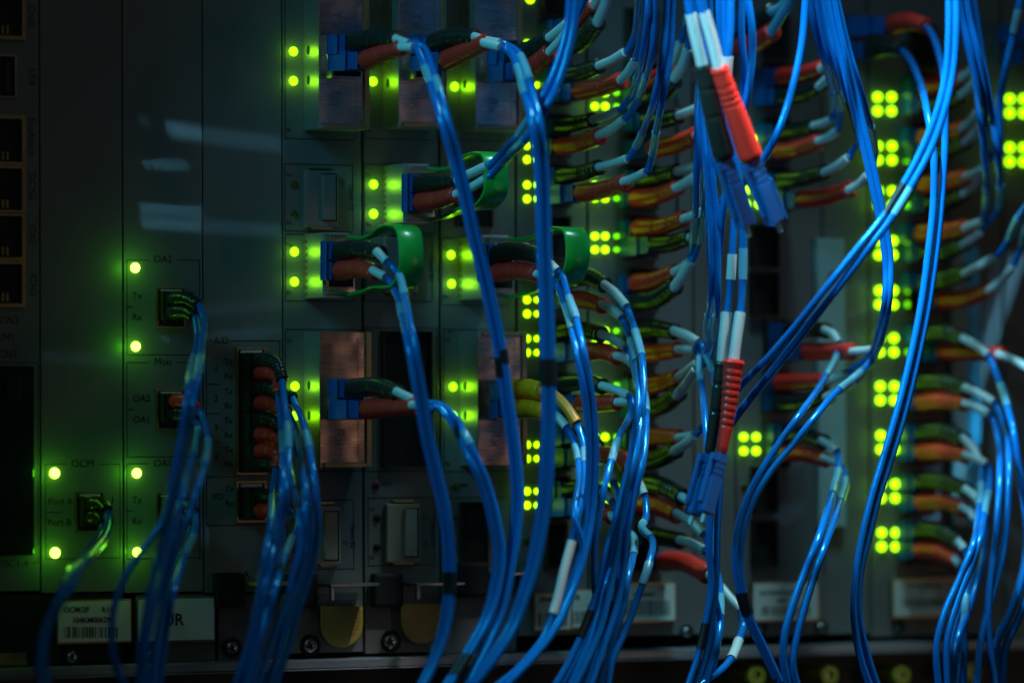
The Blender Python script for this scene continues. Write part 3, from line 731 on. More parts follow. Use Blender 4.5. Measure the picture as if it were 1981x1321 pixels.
# ---- left cards
a, b = [(386, 590), (394, 615), (392, 660), (384, 720), (374, 780), (360, 840), (348, 900), (336, 960), (326, 1010), (308, 1070), (294, 1130), (280, 1200), (272, 1260), (268, 1335)], [(378, 614), (382, 650), (374, 700), (362, 770), (350, 850), (334, 930), (318, 1000), (280, 1060), (245, 1110), (222, 1170), (216, 1230), (222, 1280), (244, 1335)]
cord('blue duplex cord hanging from the OA2 port between two bright lamps',
 [S_('black', [(334, 578), (360, 578), (384, 590)], None, a, [(322, 578), (334, 578)], hm='adapter', br=(13, 10), style='ribs', hh=12, hw=14, marks=[(690, 730, 'clear')]),
  S_('black', [(334, 605), (360, 604), (378, 614)], None, b, [(322, 605), (334, 605)], hm='adapter', br=(13, 10), style='ribs', hh=12, hw=14, marks=[(690, 740, 'clear')])], 430)
cord('blue duplex cord hanging from the Mon port',
 [S_('red', [(336, 776), (362, 776), (384, 792)], None, [(392, 806), (402, 850), (398, 890), (384, 940), (368, 990), (346, 1040), (332, 1100), (318, 1160), (304, 1230), (292, 1335)], [(322, 776), (336, 776)], hm='adapter', br=(12, 10), style='ribs', hh=12, hw=14, marks=[(850, 900, 'clear')]),
  S_('black', [(336, 802), (360, 802), (376, 812)], None, [(382, 822), (378, 860), (368, 900), (352, 960), (336, 1030), (322, 1080), (308, 1140), (292, 1200), (282, 1260), (280, 1335)], [(322, 802), (336, 802)], hm='adapter', br=(12, 10), style='ribs', hh=12, hw=14, marks=[(830, 880, 'clear')])], 480)
cord('short blue duplex cord falling from the OA1 port',
 [S_('black', [(340, 975), (362, 975), (374, 990)], None, [(378, 1000), (376, 1030), (364, 1060), (350, 1100), (334, 1150), (322, 1220), (306, 1335)], [(322, 975), (340, 975)], hm='adapter', br=(13, 10), style='ribs', hh=12, hw=14, marks=[(1036, 1075, 'clear')]),
  S_('black', [(336, 1003), (356, 1003), (370, 1018)], None, [(368, 1026), (362, 1050), (350, 1082), (334, 1120), (322, 1160), (310, 1220), (296, 1335)], [(322, 1003), (336, 1003)], hm='adapter', br=(13, 10), style='ribs', hh=12, hw=14, marks=[(1070, 1120, 'clear')])], 400)
cord('blue duplex cord hanging from the OCM port across the lower left corner',
 [S_('black', [(178, 974), (196, 974), (208, 988)], None, [(210, 1000), (206, 1030), (186, 1062), (156, 1098), (134, 1140), (108, 1180), (90, 1230), (84, 1280), (92, 1335)], [(166, 974), (178, 974)], hm='adapter', br=(13, 10), style='ribs', hh=12, hw=14, jr=7.6, marks=[(1050, 1085, 'clear')]),
  S_('black', [(176, 1000), (192, 1000), (200, 1014)], None, [(198, 1024), (184, 1048), (160, 1080), (134, 1112), (116, 1150), (94, 1195), (78, 1240), (74, 1290), (80, 1335)], [(166, 1000), (176, 1000)], hm='adapter', br=(13, 10), style='ribs', hh=12, hw=14, jr=7.6, marks=[(1075, 1115, 'clear')])], 450)
AD = [('black', 697, [(546, 735), (552, 790), (558, 850), (556, 940), (548, 1000), (534, 1060), (520, 1130), (512, 1190), (502, 1260), (480, 1335)], 'first Tx', [(820, 872)]),
      ('red', 722, [(538, 760), (544, 820), (548, 880), (546, 950), (540, 1010), (526, 1070), (508, 1140), (498, 1200), (484, 1260), (462, 1335)], '', [(838, 880)]),
      ('black', 750, [(566, 770), (580, 800), (596, 850), (604, 900), (611, 950), (616, 1010), (610, 1070), (598, 1120), (578, 1180), (562, 1240), (530, 1335)], '', [(835, 870)]),
      ('red', 779, [(556, 795), (572, 830), (584, 880), (592, 950), (600, 1010), (596, 1080), (580, 1140), (560, 1200), (540, 1260), (508, 1335)], '', [(835, 875)]),
      ('black', 811, [(552, 826), (570, 860), (582, 910), (590, 980), (590, 1050), (578, 1120), (556, 1180), (540, 1250), (520, 1335)], '', [(890, 940)]),
      ('red', 840, [(546, 858), (560, 900), (570, 950), (580, 1000), (580, 1060), (562, 1130), (544, 1190), (520, 1260), (496, 1335)], '', [(895, 945)]),
      ('red', 872, [(534, 905), (528, 950), (526, 1000), (516, 1060), (506, 1120), (494, 1190), (480, 1250), (452, 1335)], '', [(960, 1010)]),
      ('black', 898, [(545, 925), (544, 970), (540, 1010), (528, 1060), (514, 1130), (500, 1200), (486, 1260), (468, 1335)], '', [(975, 1020)]),
      ('black', 960, [(556, 985), (572, 1000), (572, 1020), (560, 1050), (546, 1090), (532, 1140), (518, 1200), (500, 1260), (486, 1335)], '', [(1040, 1075)]),
      ('red', 987, [(545, 1012), (548, 1040), (540, 1080), (522, 1150), (510, 1210), (492, 1270), (474, 1335)], '', [])]
names = ['topmost', 'second', 'third', 'fourth']
for k in range(5):
    st = []
    for j in (0, 1):
        c, y, jp, _, mk = AD[2*k+j]
        e = jp[0]
        st.append(S_(c, [(502, y), (525, y+1), (538, y+10), (e[0], e[1])] if e[1]-y < 50 else [(502, y), (525, y+2), (540, y+16), e], None, jp[1:], [(484, y), (502, y)], hm='adapter', br=(14, 10.5), hh=12, hw=14, style='ribs' if c == 'black' else 'plain', marks=[(q[0], q[1], 'clear') for q in mk]))
    lab = ('%s cord pair curving down from the A/D adapter stack' % names[k]) if k < 4 else 'cord pair curving down from the I/O adapter below the A/D stack'
    cord(lab, st, 400+12*k)
# ---- client modules
pa = [(812, 92), (828, 128), (842, 170), (862, 240), (882, 310), (900, 380), (916, 450), (936, 530), (952, 600), (966, 670), (976, 740), (988, 820), (998, 900), (1001, 970), (994, 1050), (982, 1120), (966, 1190), (935, 1260), (895, 1335)]
l, r = pairjac(pa, 6.8)
cord('blue double cord from the top left module sweeping across the client cards',
 [S_('black', [(684, 84), (730, 74), (768, 76)], [(766, 76), (790, 86)], [(800, 84)]+r, [(653, 88), (682, 85)], w0=107, style='plain', br=(18, 14), marks=[(150, 185, 'clear'), (672, 705, 'tape')]),
  S_('red', [(706, 118), (742, 104), (778, 92)], [(776, 92), (800, 92)], [(806, 98)]+l, [(655, 120), (706, 118)], w0=107, style='plain', br=(18, 14), marks=[(130, 165, 'clear'), (690, 730, 'tape')])], 520)
pb = [(992, 100), (1008, 130), (1022, 180), (1036, 235), (1046, 310), (1050, 380), (1052, 460), (1055, 540), (1058, 620), (1060, 700), (1062, 780), (1060, 860), (1055, 950), (1046, 1020), (1032, 1090), (1014, 1150), (990, 1215), (955, 1270), (905, 1335)]
l, r = pairjac(pb, 7.2)
cord('thick blue double cord falling straight past the middle of the rack, with a black band',
 [S_('black', [(838, 84), (880, 72), (920, 72)], [(918, 72), (945, 80), (968, 84)], [(978, 88)]+r, [(812, 88), (838, 84)], w0=107, style='plain', br=(18, 14), jr=7.4, marks=[(108, 160, 'clear'), (692, 748, 'tape')]),
  S_('red', [(862, 118), (900, 100), (940, 82)], [(936, 84), (968, 92)], [(976, 98)]+l, [(815, 120), (862, 118)], w0=107, style='plain', br=(18, 14), jr=7.4, marks=[(130, 185, 'clear'), (692, 748, 'tape')])], 620)
cord('blue duplex cord from the top right module rising out of the frame',
 [S_('black', [(990, 108), (1030, 96), (1064, 72)], [(1062, 74), (1082, 58), (1096, 46)], [(1100, 40), (1118, 14), (1130, -20)], [(962, 108), (990, 108)], w0=107, br=(19, 15), style='plain'),
  S_('red', [(1008, 138), (1038, 124), (1066, 98)], [(1062, 102), (1084, 78), (1098, 60)], [(1102, 54), (1122, 20), (1140, -20)], [(965, 142), (1008, 138)], w0=107, br=(19, 15), style='plain')], 430)
cord('bright blue cord looping up from the green latched module to the top of the frame',
 [S_('black', [(812, 356), (850, 352), (886, 348)], [(884, 348), (906, 338), (940, 322)], [(950, 318), (985, 282), (1015, 246), (1040, 205), (1066, 155), (1086, 100), (1098, 50), (1104, -15)], [(798, 356), (812, 356)], w0=92, style='plain', jr=7.6, marks=[(230, 260, 'clear')], wj=560),
  S_('red', [(812, 392), (850, 386), (884, 376)], [(882, 376), (910, 364), (940, 346)], [(950, 338), (990, 296), (1026, 258), (1054, 214), (1080, 160), (1098, 105), (1110, 50), (1116, -15)], [(798, 392), (812, 392)], w0=92, style='plain', jr=7.6, marks=[(270, 300, 'clear')], wj=575)], 560)
pc = [(768, 540), (776, 575), (786, 620), (797, 670), (806, 720), (816, 780), (826, 840), (842, 910), (856, 970), (866, 1030), (870, 1100), (868, 1160), (858, 1220), (838, 1280), (812, 1335)]
l, r = pairjac(pc, 6.8)
cord('blue double cord from the first green latched module, black band near its foot',
 [S_('black', [(656, 486), (700, 482), (738, 492)], [(730, 488), (748, 506)], [(758, 516), (772, 532)]+r[1:], [(641, 486), (656, 486)], w0=82, style='plain', marks=[(530, 575, 'clear'), (1100, 1152, 'tape')]),
  S_('red', [(656, 524), (695, 520), (728, 528)], [(722, 524), (745, 536)], [(754, 544)]+l[1:], [(641, 524), (656, 524)], w0=82, style='plain', marks=[(590, 612, 'clear'), (1100, 1152, 'tape')])], 500)
pd = [(1092, 570), (1106, 610), (1120, 670), (1132, 730), (1142, 800), (1146, 880), (1144, 950), (1136, 1020), (1120, 1090), (1100, 1150), (1076, 1205), (1035, 1262), (965, 1335)]
l, r = pairjac(pd, 6.8)
cord('blue double cord from the third card green latched module',
 [S_('black', [(960, 490), (1008, 486), (1048, 496)], [(1046, 496), (1066, 512), (1078, 524)], [(1086, 530)]+r, [(945, 490), (960, 490)], w0=98, style='plain', marks=[(575, 620, 'clear')]),
  S_('red', [(960, 528), (1004, 524), (1040, 530)], [(1038, 530), (1058, 532), (1070, 540)], [(1078, 550)]+l, [(945, 528), (960, 528)], w0=98, style='plain', marks=[(590, 640, 'clear')])], 520)
pe = [(850, 786), (872, 806), (896, 846), (920, 896), (940, 946), (956, 1006), (966, 1070), (960, 1130), (944, 1190), (916, 1245), (860, 1335)]
l, r = pairjac(pe, 6.8)
cord('blue double cord leaving the lower left module with the painted warm reflection, black band at its foot',
 [S_('black', [(680, 752), (730, 748), (774, 762)], [(768, 758), (800, 774)], [(812, 780), (836, 780)]+r, [(656, 752), (680, 752)], w0=107, style='plain', br=(18, 14), marks=[(832, 862, 'clear'), (1262, 1306, 'tape')]),
  S_('red', [(708, 792), (755, 788), (804, 786)], [(798, 784), (824, 786)], [(836, 792)]+l, [(658, 792), (708, 792)], w0=107, style='plain', br=(18, 14), marks=[(1262, 1306, 'tape')])], 520)
cord('yellow booted blue cord from the lower middle module with a long white tie',
 [S_('yellow', [(990, 754), (1020, 752), (1050, 757)], [(1050, 757), (1074, 766), (1098, 790), (1116, 818)], [(1118, 824), (1130, 866), (1130, 920), (1122, 980), (1108, 1040), (1092, 1100), (1072, 1180), (1050, 1235), (1005, 1290), (950, 1335)], [(968, 756), (990, 755)], w0=121, br=(18, 16), tm='yellow', tr=10, style='plain', marks=[(866, 898, 'clear'), (1040, 1188, 'white')]),
  S_('yellow', [(990, 790), (1030, 790), (1058, 798)], [(1056, 796), (1078, 806), (1096, 826)], [(1104, 838), (1116, 870), (1120, 930), (1112, 1000), (1126, 1060), (1114, 1120), (1094, 1170), (1070, 1215), (1030, 1270), (980, 1335)], [(968, 790), (990, 790)], w0=121, br=(18, 15), style='plain', marks=[(862, 894, 'clear')])], 520)
# ---- first boot column
cord('short black and red booted cord leaning up at the top of the first boot column',
 [S_('red', [(1102, 52), (1126, 34), (1150, 10)], [(1148, 12), (1168, -20)], None, [(1062, 66), (1102, 52)]),
  S_('black', [(1098, 92), (1130, 74), (1156, 42)], [(1154, 46), (1168, 16), (1178, -16)], None, [(1062, 98), (1098, 92)], style='ribs', br=(19, 17), tr=10)], 430)
cord('cord with black boot over red boot, second in the first boot column',
 [S_('black', [(1088, 146), (1125, 140), (1160, 128)], [(1158, 128), (1182, 118), (1208, 102)], [(1212, 100), (1226, 72), (1232, 30), (1234, -20)], [(1062, 150), (1088, 146)], br=(16, 14), style='rings'),
  S_('red', [(1118, 178), (1160, 170), (1204, 156)], [(1200, 156), (1216, 138), (1228, 118)], [(1230, 112), (1240, 70), (1246, 30), (1250, -20)], [(1070, 180), (1118, 178)], br=(17, 15), style='rings')], 430)
cord('cord with black boot over red boot, third in the first boot column',
 [S_('black', [(1080, 244), (1115, 240), (1148, 232)], [(1146, 232), (1172, 224), (1196, 214)], [(1202, 210), (1218, 190), (1230, 160), (1242, 110), (1252, 40), (1254, -20)], [(1062, 246), (1080, 244)], br=(15, 13), style='rings', marks=[(150, 185, 'clear')]),
  S_('red', [(1080, 284), (1120, 278), (1162, 264)], [(1158, 262), (1184, 250), (1206, 232)], [(1212, 228), (1232, 196), (1246, 160), (1262, 100), (1266, 40), (1266, -20)], [(1062, 286), (1080, 284)], br=(16, 15), style='rings', marks=[(148, 185, 'clear')])], 470)
cord('cord with black boot over red boot, fourth in the first boot column',
 [S_('black', [(1086, 340), (1122, 336), (1160, 324)], [(1158, 324), (1184, 318), (1212, 308)], [(1216, 306), (1234, 276), (1250, 238), (1266, 190), (1280, 120), (1288, 50), (1290, -20)], [(1062, 344), (1086, 340)], br=(16, 14), style='rings', marks=[(258, 285, 'clear')]),
  S_('red', [(1122, 374), (1166, 368), (1210, 354)], [(1206, 352), (1228, 344), (1248, 334)], [(1254, 328), (1264, 290), (1270, 250), (1282, 190), (1296, 100), (1300, 40), (1302, -20)], [(1068, 378), (1122, 374)], br=(17, 15), style='plain', marks=[(255, 300, 'clear')])], 500)
cord('cord with ribbed black and red boots curving down beside the green latch',
 [S_('black', [(1100, 540), (1138, 536), (1172, 552)], [(1168, 550), (1190, 566), (1212, 592)], [(1216, 602), (1232, 650), (1244, 710), (1244, 780), (1236, 850), (1222, 920), (1204, 990), (1186, 1060), (1168, 1130), (1146, 1200), (1118, 1265), (1080, 1335)], [(1066, 540), (1100, 540)], style='ribs', marks=[(640, 690, 'clear')]),
  S_('red', [(1096, 582), (1132, 580), (1168, 592)], [(1164, 588), (1184, 598), (1202, 614)], [(1206, 622), (1222, 664), (1234, 720), (1234, 790), (1224, 860), (1210, 930), (1192, 1000), (1172, 1070), (1156, 1140), (1132, 1210), (1100, 1280), (1068, 1335)], [(1066, 584), (1096, 582)], style='ribs', marks=[(655, 700, 'clear'), (1180, 1232, 'tape')])], 470)
cord('cord with ribbed black and red boots, second of the drooping pairs in the first column',
 [S_('black', [(1086, 642), (1130, 638), (1166, 648)], [(1162, 646), (1186, 656), (1210, 672)], [(1216, 680), (1230, 730), (1240, 790), (1232, 870), (1212, 950), (1200, 1020), (1192, 1080), (1178, 1150), (1160, 1220), (1130, 1290), (1108, 1335)], [(1062, 644), (1086, 642)], style='ribs', br=(16, 14)),
  S_('red', [(1136, 680), (1168, 680), (1196, 692)], [(1192, 688), (1212, 694), (1228, 708)], [(1232, 716), (1246, 760), (1250, 820), (1244, 890), (1228, 960), (1214, 1030), (1206, 1100), (1194, 1170), (1172, 1240), (1140, 1335)], [(1068, 684), (1136, 680)], style='ribs', br=(17, 14), marks=[(760, 800, 'clear')])], 500)
cord('cord with yellow-lit red boot under a black boot, third drooping pair',
 [S_('black', [(1086, 744), (1130, 738), (1168, 748)], [(1164, 746), (1192, 754), (1216, 766)], [(1222, 772), (1220, 800), (1200, 840), (1186, 880), (1172, 930), (1160, 990), (1150, 1060), (1150, 1130), (1160, 1200), (1150, 1260), (1120, 1335)], [(1062, 746), (1086, 744)], style='rings', br=(16, 14), marks=[(850, 895, 'clear')]),
  S_('red', [(1122, 780), (1160, 780), (1196, 778)], [(1194, 778), (1218, 776)], [(1224, 780), (1236, 830), (1230, 890), (1218, 960), (1210, 1040), (1200, 1110), (1186, 1180), (1160, 1250), (1128, 1335)], [(1070, 782), (1122, 780)], style='rings', br=(17, 14), marks=[(790, 820, 'clear'), (1160, 1210, 'tape')])], 470)
cord('red booted cord with long white tube near the foot of the first boot column',
 [S_('black', [(1120, 840), (1142, 850), (1156, 866)], [(1154, 862), (1172, 894), (1186, 930)], [(1190, 940), (1200, 990), (1190, 1050), (1176, 1120), (1160, 1180), (1140, 1240), (1100, 1335)], [(1074, 846), (1120, 840)], style='rings', br=(16, 14)),
  S_('red', [(1128, 884), (1160, 880), (1200, 886), (1220, 908)], [(1216, 904), (1234, 930), (1246, 956)], [(1248, 962), (1250, 1000), (1242, 1020), (1262, 1045), (1258, 1080), (1246, 1120), (1232, 1160), (1210, 1220), (1184, 1280), (1174, 1335)], [(1074, 886), (1128, 884)], style='rings', br=(17, 14), marks=[(1010, 1040, 'clear'), (1088, 1134, 'clear')])], 480)
cord('lowest cord of the first boot column, its ribbed blue plug lit green',
 [S_('black', [(1098, 946), (1136, 942), (1170, 954)], [(1166, 952), (1184, 968)], [(1190, 980), (1206, 1020), (1226, 1040), (1224, 1080), (1214, 1120), (1206, 1170), (1186, 1240), (1160, 1335)], [(1074, 948), (1098, 946)], style='rings', br=(16, 14), marks=[(1030, 1075, 'clear')]),
  S_('red', [(1130, 980), (1160, 984), (1186, 1000)], [(1182, 996), (1196, 1010)], [(1200, 1020), (1190, 1060), (1176, 1120), (1164, 1190), (1138, 1260), (1112, 1335)], [(1074, 980), (1130, 980)], style='rings', br=(17, 14))], 440)
# ---- second boot column
cord('dark cord pair at the top of the second boot column, white tubes pointing up',
 [S_('red', [(1256, 156), (1276, 150), (1296, 132)], [(1292, 134), (1304, 112), (1316, 84)], [(1318, 78), (1326, 40), (1328, -20)], [(1222, 160), (1256, 156)]),
  S_('black', [(1250, 190), (1280, 182), (1308, 156)], [(1304, 152), (1320, 126), (1330, 96)], [(1332, 90), (1338, 50), (1340, -20)], [(1222, 194), (1250, 190)], tr=9.5)], 380)
cord('cord with black boot over red boot, second in the second boot column',
 [S_('black', [(1250, 236), (1285, 232), (1316, 224)], [(1314, 224), (1340, 214), (1362, 204)], [(1368, 198), (1372, 150), (1366, 80), (1362, -20)], [(1222, 240), (1250, 236)], tr=9.5),
  S_('red', [(1262, 288), (1305, 280), (1350, 262)], [(1346, 264), (1362, 254)], [(1368, 246), (1378, 180), (1376, 80), (1372, -20)], [(1222, 292), (1262, 288)], style='ribs', br=(18, 16))], 400)
va, vb = [(1358, 318), (1362, 250), (1358, 160), (1350, 80), (1342, -20)], [(1356, 340), (1352, 280), (1350, 200), (1356, 100), (1352, -20)]
cord('cord with black boot over red boot, third in the second boot column',
 [S_('black', [(1240, 346), (1276, 342), (1312, 332)], [(1310, 332), (1332, 326), (1350, 320)], va, [(1222, 350), (1240, 346)], tr=9.5),
  S_('red', [(1228, 384), (1270, 380), (1314, 362)], [(1308, 364), (1330, 352), (1350, 338)], vb, [(1215, 386), (1228, 384)], tr=9.5, style='rings')], 420)
cord('cord with red boot over black boot, its red strand climbing right in a bright arc',
 [S_('red', [(1232, 442), (1280, 438), (1326, 422)], [(1322, 424), (1348, 414), (1378, 402)], [(1384, 398), (1410, 380), (1440, 352), (1474, 312), (1504, 258), (1530, 180), (1550, 90), (1560, -20)], [(1215, 446), (1232, 442)], tr=9, style='plain', jr=7.2, wj=620),
  S_('black', [(1266, 474), (1302, 470), (1338, 458)], [(1334, 460), (1352, 450)], [(1358, 440), (1362, 380), (1358, 300), (1364, 200), (1366, 100), (1360, -20)], [(1218, 480), (1266, 474)], style='rings', marks=[(418, 470, 'clear', 'A')])], 430)
cord('cord with red boot over ribbed black boot bending up, marker letters A and R',
 [S_('red', [(1228, 548), (1268, 542), (1308, 524)], [(1304, 526), (1322, 516), (1330, 508)], [(1334, 500), (1342, 450), (1346, 400), (1348, 300), (1352, 180), (1352, -20)], [(1214, 552), (1228, 548)], style='ribs', marks=[(416, 468, 'clear', 'A')]),
  S_('black', [(1228, 582), (1270, 578), (1308, 552)], [(1304, 556), (1322, 530), (1336, 506)], [(1342, 498), (1354, 460), (1364, 400), (1370, 320), (1366, 200), (1356, 80), (1350, -20)], [(1214, 586), (1228, 582)], style='ribs', br=(18, 16), tr=10, marks=[(416, 468, 'clear', 'R')])], 440)
cord('cord with plain black boot over red boot, drooping from the second boot column',
 [S_('black', [(1228, 640), (1270, 636), (1308, 642)], [(1304, 640), (1330, 650), (1350, 662)], [(1356, 668), (1374, 704), (1386, 760), (1394, 840), (1394, 930), (1388, 1020), (1386, 1100), (1380, 1180), (1368, 1260), (1344, 1335)], [(1214, 640), (1228, 640)], style='rings', tr=9.5, marks=[(680, 725, 'clear')]),
  S_('red', [(1232, 684), (1272, 682), (1314, 676)], [(1310, 676), (1344, 676)], [(1350, 680), (1354, 720), (1362, 790), (1368, 870), (1374, 960), (1372, 1060), (1376, 1130), (1366, 1200), (1350, 1270), (1328, 1335)], [(1214, 686), (1232, 684)], style='rings', marks=[(690, 740, 'clear'), (1200, 1256, 'tape')])], 480)
cord('cord with red boot over ribbed black boot rising to letters A and B',
 [S_('red', [(1242, 748), (1280, 742), (1316, 728)], [(1312, 730), (1332, 716), (1348, 704)], [(1356, 698), (1366, 676), (1368, 630), (1376, 560), (1378, 480), (1374, 400), (1362, 280), (1354, 150), (1340, -20)], [(1216, 752), (1242, 748)], style='rings', tr=9.5, marks=[(608, 655, 'clear', 'A')]),
  S_('black', [(1242, 788), (1282, 784), (1316, 758)], [(1310, 764), (1330, 740), (1346, 716)], [(1360, 706), (1378, 686), (1384, 640), (1388, 580), (1388, 480), (1384, 400), (1374, 300), (1366, 150), (1358, -20)], [(1216, 790), (1242, 788)], style='ribs', br=(17, 16), tr=10, marks=[(608, 655, 'clear', 'B')])], 520)
cord('cord with red boot over ribbed black boot beside the hanging blue plug',
 [S_('red', [(1236, 846), (1280, 844), (1318, 846)], [(1312, 846), (1340, 842)], [(1350, 836), (1366, 815), (1380, 790), (1392, 740)], [(1214, 846), (1236, 846)], style='ribs'),
  S_('black', [(1236, 888), (1276, 886), (1310, 868)], [(1304, 872), (1326, 858), (1344, 842)], [(1352, 834), (1372, 812), (1388, 780), (1398, 730)], [(1214, 890), (1236, 888)], style='ribs', br=(18, 16), tr=10)], 400)
cord('low cord with black boot over red boot, white tube passing under the hanging plug',
 [S_('black', [(1240, 934), (1280, 940), (1322, 962)], [(1318, 960), (1340, 972)], [(1350, 980), (1376, 1020), (1382, 1080), (1380, 1140), (1392, 1200), (1386, 1260), (1368, 1335)], [(1220, 932), (1240, 934)], style='rings', br=(18, 16), tr=9),
  S_('red', [(1240, 974), (1276, 980), (1312, 996)], [(1308, 992), (1334, 1008), (1360, 1032)], [(1366, 1040), (1378, 1080), (1384, 1130), (1380, 1200), (1370, 1260), (1356, 1335)], [(1220, 972), (1240, 974)], style='rings', br=(18, 16), tr=9)], 420)
cord('lowest cord of the second boot column, with big red boot and white tube',
 [S_('black', [(1256, 1036), (1288, 1040), (1318, 1046)], [(1314, 1044), (1340, 1052), (1362, 1064)], [(1368, 1070), (1388, 1110), (1394, 1160), (1390, 1230), (1378, 1280), (1362, 1335)], [(1228, 1034), (1256, 1036)], style='ribs', br=(17, 15), tr=9, marks=[(1150, 1195, 'clear')]),
  S_('red', [(1282, 1086), (1324, 1088), (1372, 1112)], [(1372, 1112), (1392, 1132), (1414, 1158), (1434, 1180)], [(1434, 1184), (1438, 1210), (1430, 1236), (1414, 1274), (1390, 1300), (1340, 1335)], [(1258, 1084), (1282, 1086)], style='plain', br=(19, 17), tr=9, jr=7.5, marks=[(1238, 1276, 'white')])], 440)
# ---- third boot column
cord('black and red booted cord at the top between the bright cords, clear tubes',
 [S_('black', [(1440, 48), (1470, 40), (1498, 22)], [(1494, 24), (1514, 12), (1534, -20)], None, [(1385, 56), (1440, 48)], tm='clear', tr=10, style='plain', br=(19, 17)),
  S_('red', [(1430, 92), (1462, 82), (1496, 60)], [(1492, 62), (1508, 36), (1524, 10), (1536, -20)], None, [(1385, 94), (1430, 92)], tm='clear', tr=10, style='plain', br=(19, 17))], 430)
cord('dim red over black booted cord behind the bright curved cord',
 [S_('red', [(1510, 150), (1552, 144), (1592, 132)], [(1588, 134), (1604, 118)], [(1608, 112), (1600, 60), (1586, -20)], [(1476, 152), (1510, 150)], style='plain'),
  S_('black', [(1510, 186), (1550, 182), (1588, 166)], [(1584, 168), (1604, 148)], [(1610, 140), (1612, 80), (1600, -20)], [(1476, 188), (1510, 186)], style='plain')], 380)
cord('cord with green lit black boot over red boot rising to letters B and J',
 [S_('black', [(1506, 256), (1542, 252), (1578, 244)], [(1574, 244), (1594, 238), (1608, 232)], [(1612, 228), (1613, 205), (1608, 170), (1592, 110), (1572, 40), (1560, -20)], [(1478, 260), (1506, 256)], style='rings', br=(15, 13), marks=[(180, 220, 'clear', 'B')]),
  S_('red', [(1500, 292), (1542, 288), (1586, 274)], [(1582, 274), (1602, 266), (1618, 254)], [(1622, 246), (1626, 215), (1620, 170), (1604, 110), (1588, 50), (1572, -20)], [(1478, 296), (1500, 292)], style='rings', br=(16, 15), marks=[(175, 212, 'clear', 'J')])], 460)
cord('cord with black boot over orange lit red boot rising past a black band',
 [S_('black', [(1506, 350), (1550, 346), (1598, 332)], [(1594, 334), (1618, 322), (1640, 306)], [(1644, 302), (1658, 276), (1656, 246), (1642, 200), (1618, 120), (1598, 50), (1584, -20)], [(1478, 352), (1506, 350)], style='rings', br=(16, 14), marks=[(192, 252, 'tape')]),
  S_('red', [(1550, 386), (1598, 382), (1646, 366)], [(1642, 368), (1662, 356), (1678, 340)], [(1682, 334), (1692, 310), (1690, 270), (1680, 230), (1660, 160), (1640, 90), (1614, -20)], [(1500, 388), (1550, 386)], style='rings', br=(17, 15), marks=[(245, 292, 'clear', 'a')])], 500)
cord('cord with black over bright red boots, strands crossing down left, letters A and B',
 [S_('black', [(1524, 642), (1562, 636), (1602, 640)], [(1596, 638), (1612, 646), (1622, 662)], [(1624, 668), (1618, 690), (1604, 716), (1580, 756), (1544, 806), (1508, 856), (1474, 908), (1446, 964), (1428, 1020), (1422, 1080), (1430, 1140), (1440, 1180), (1462, 1230), (1500, 1310)], [(1498, 642), (1524, 642)], style='plain', br=(16, 14), marks=[(690, 728, 'clear', 'A', (1580, 1640)), (1140, 1190, 'tape')]),
  S_('red', [(1560, 680), (1606, 680), (1652, 680)], [(1648, 680), (1672, 678), (1692, 676)], [(1692, 684), (1676, 708), (1648, 734), (1612, 764), (1572, 812), (1530, 864), (1490, 912), (1458, 966), (1438, 1030), (1432, 1090), (1440, 1150), (1454, 1200), (1478, 1250), (1510, 1318)], [(1500, 680), (1560, 680)], style='plain', br=(17, 15), tr=8, marks=[(720, 755, 'clear', 'B'), (1140, 1190, 'tape')])], 560)
cord('cord with dark red boot over black boot whose strands climb beside the lamp column',
 [S_('red', [(1506, 740), (1552, 738), (1600, 736)], [(1594, 738), (1620, 730), (1640, 720)], [(1646, 716), (1678, 692), (1700, 640), (1712, 580), (1714, 520), (1706, 450), (1694, 390), (1676, 310), (1656, 230), (1634, 140), (1608, 40), (1598, -20)], [(1492, 740), (1506, 740)], style='plain'),
  S_('black', [(1508, 776), (1556, 776), (1606, 766)], [(1600, 768), (1630, 752), (1654, 738)], [(1662, 730), (1688, 696), (1706, 650), (1720, 580), (1722, 500), (1714, 440), (1702, 380), (1684, 300), (1664, 220), (1644, 140), (1620, 40), (1610, -20)], [(1492, 778), (1508, 776)], style='plain')], 540)
cord('sharp blue double cord at lower right with letters V and D on its markers',
 [S_('black', [(1524, 838), (1560, 842), (1596, 856)], [(1590, 852), (1608, 862), (1618, 872)], [(1621, 878), (1622, 905), (1614, 940), (1600, 990), (1580, 1050), (1556, 1110), (1534, 1170), (1518, 1230), (1516, 1280), (1528, 1335)], [(1496, 838), (1524, 838)], style='rings', br=(16, 14), jr=7.4, marks=[(910, 956, 'clear', 'V')]),
  S_('red', [(1520, 876), (1560, 878), (1600, 890)], [(1594, 886), (1612, 892), (1624, 898)], [(1628, 902), (1635, 925), (1628, 960), (1612, 1010), (1590, 1070), (1570, 1130), (1552, 1190), (1538, 1250), (1534, 1290), (1544, 1335)], [(1496, 876), (1520, 876)], style='rings', br=(16, 14), jr=7.4, marks=[(928, 970, 'clear', 'D')])], 620)
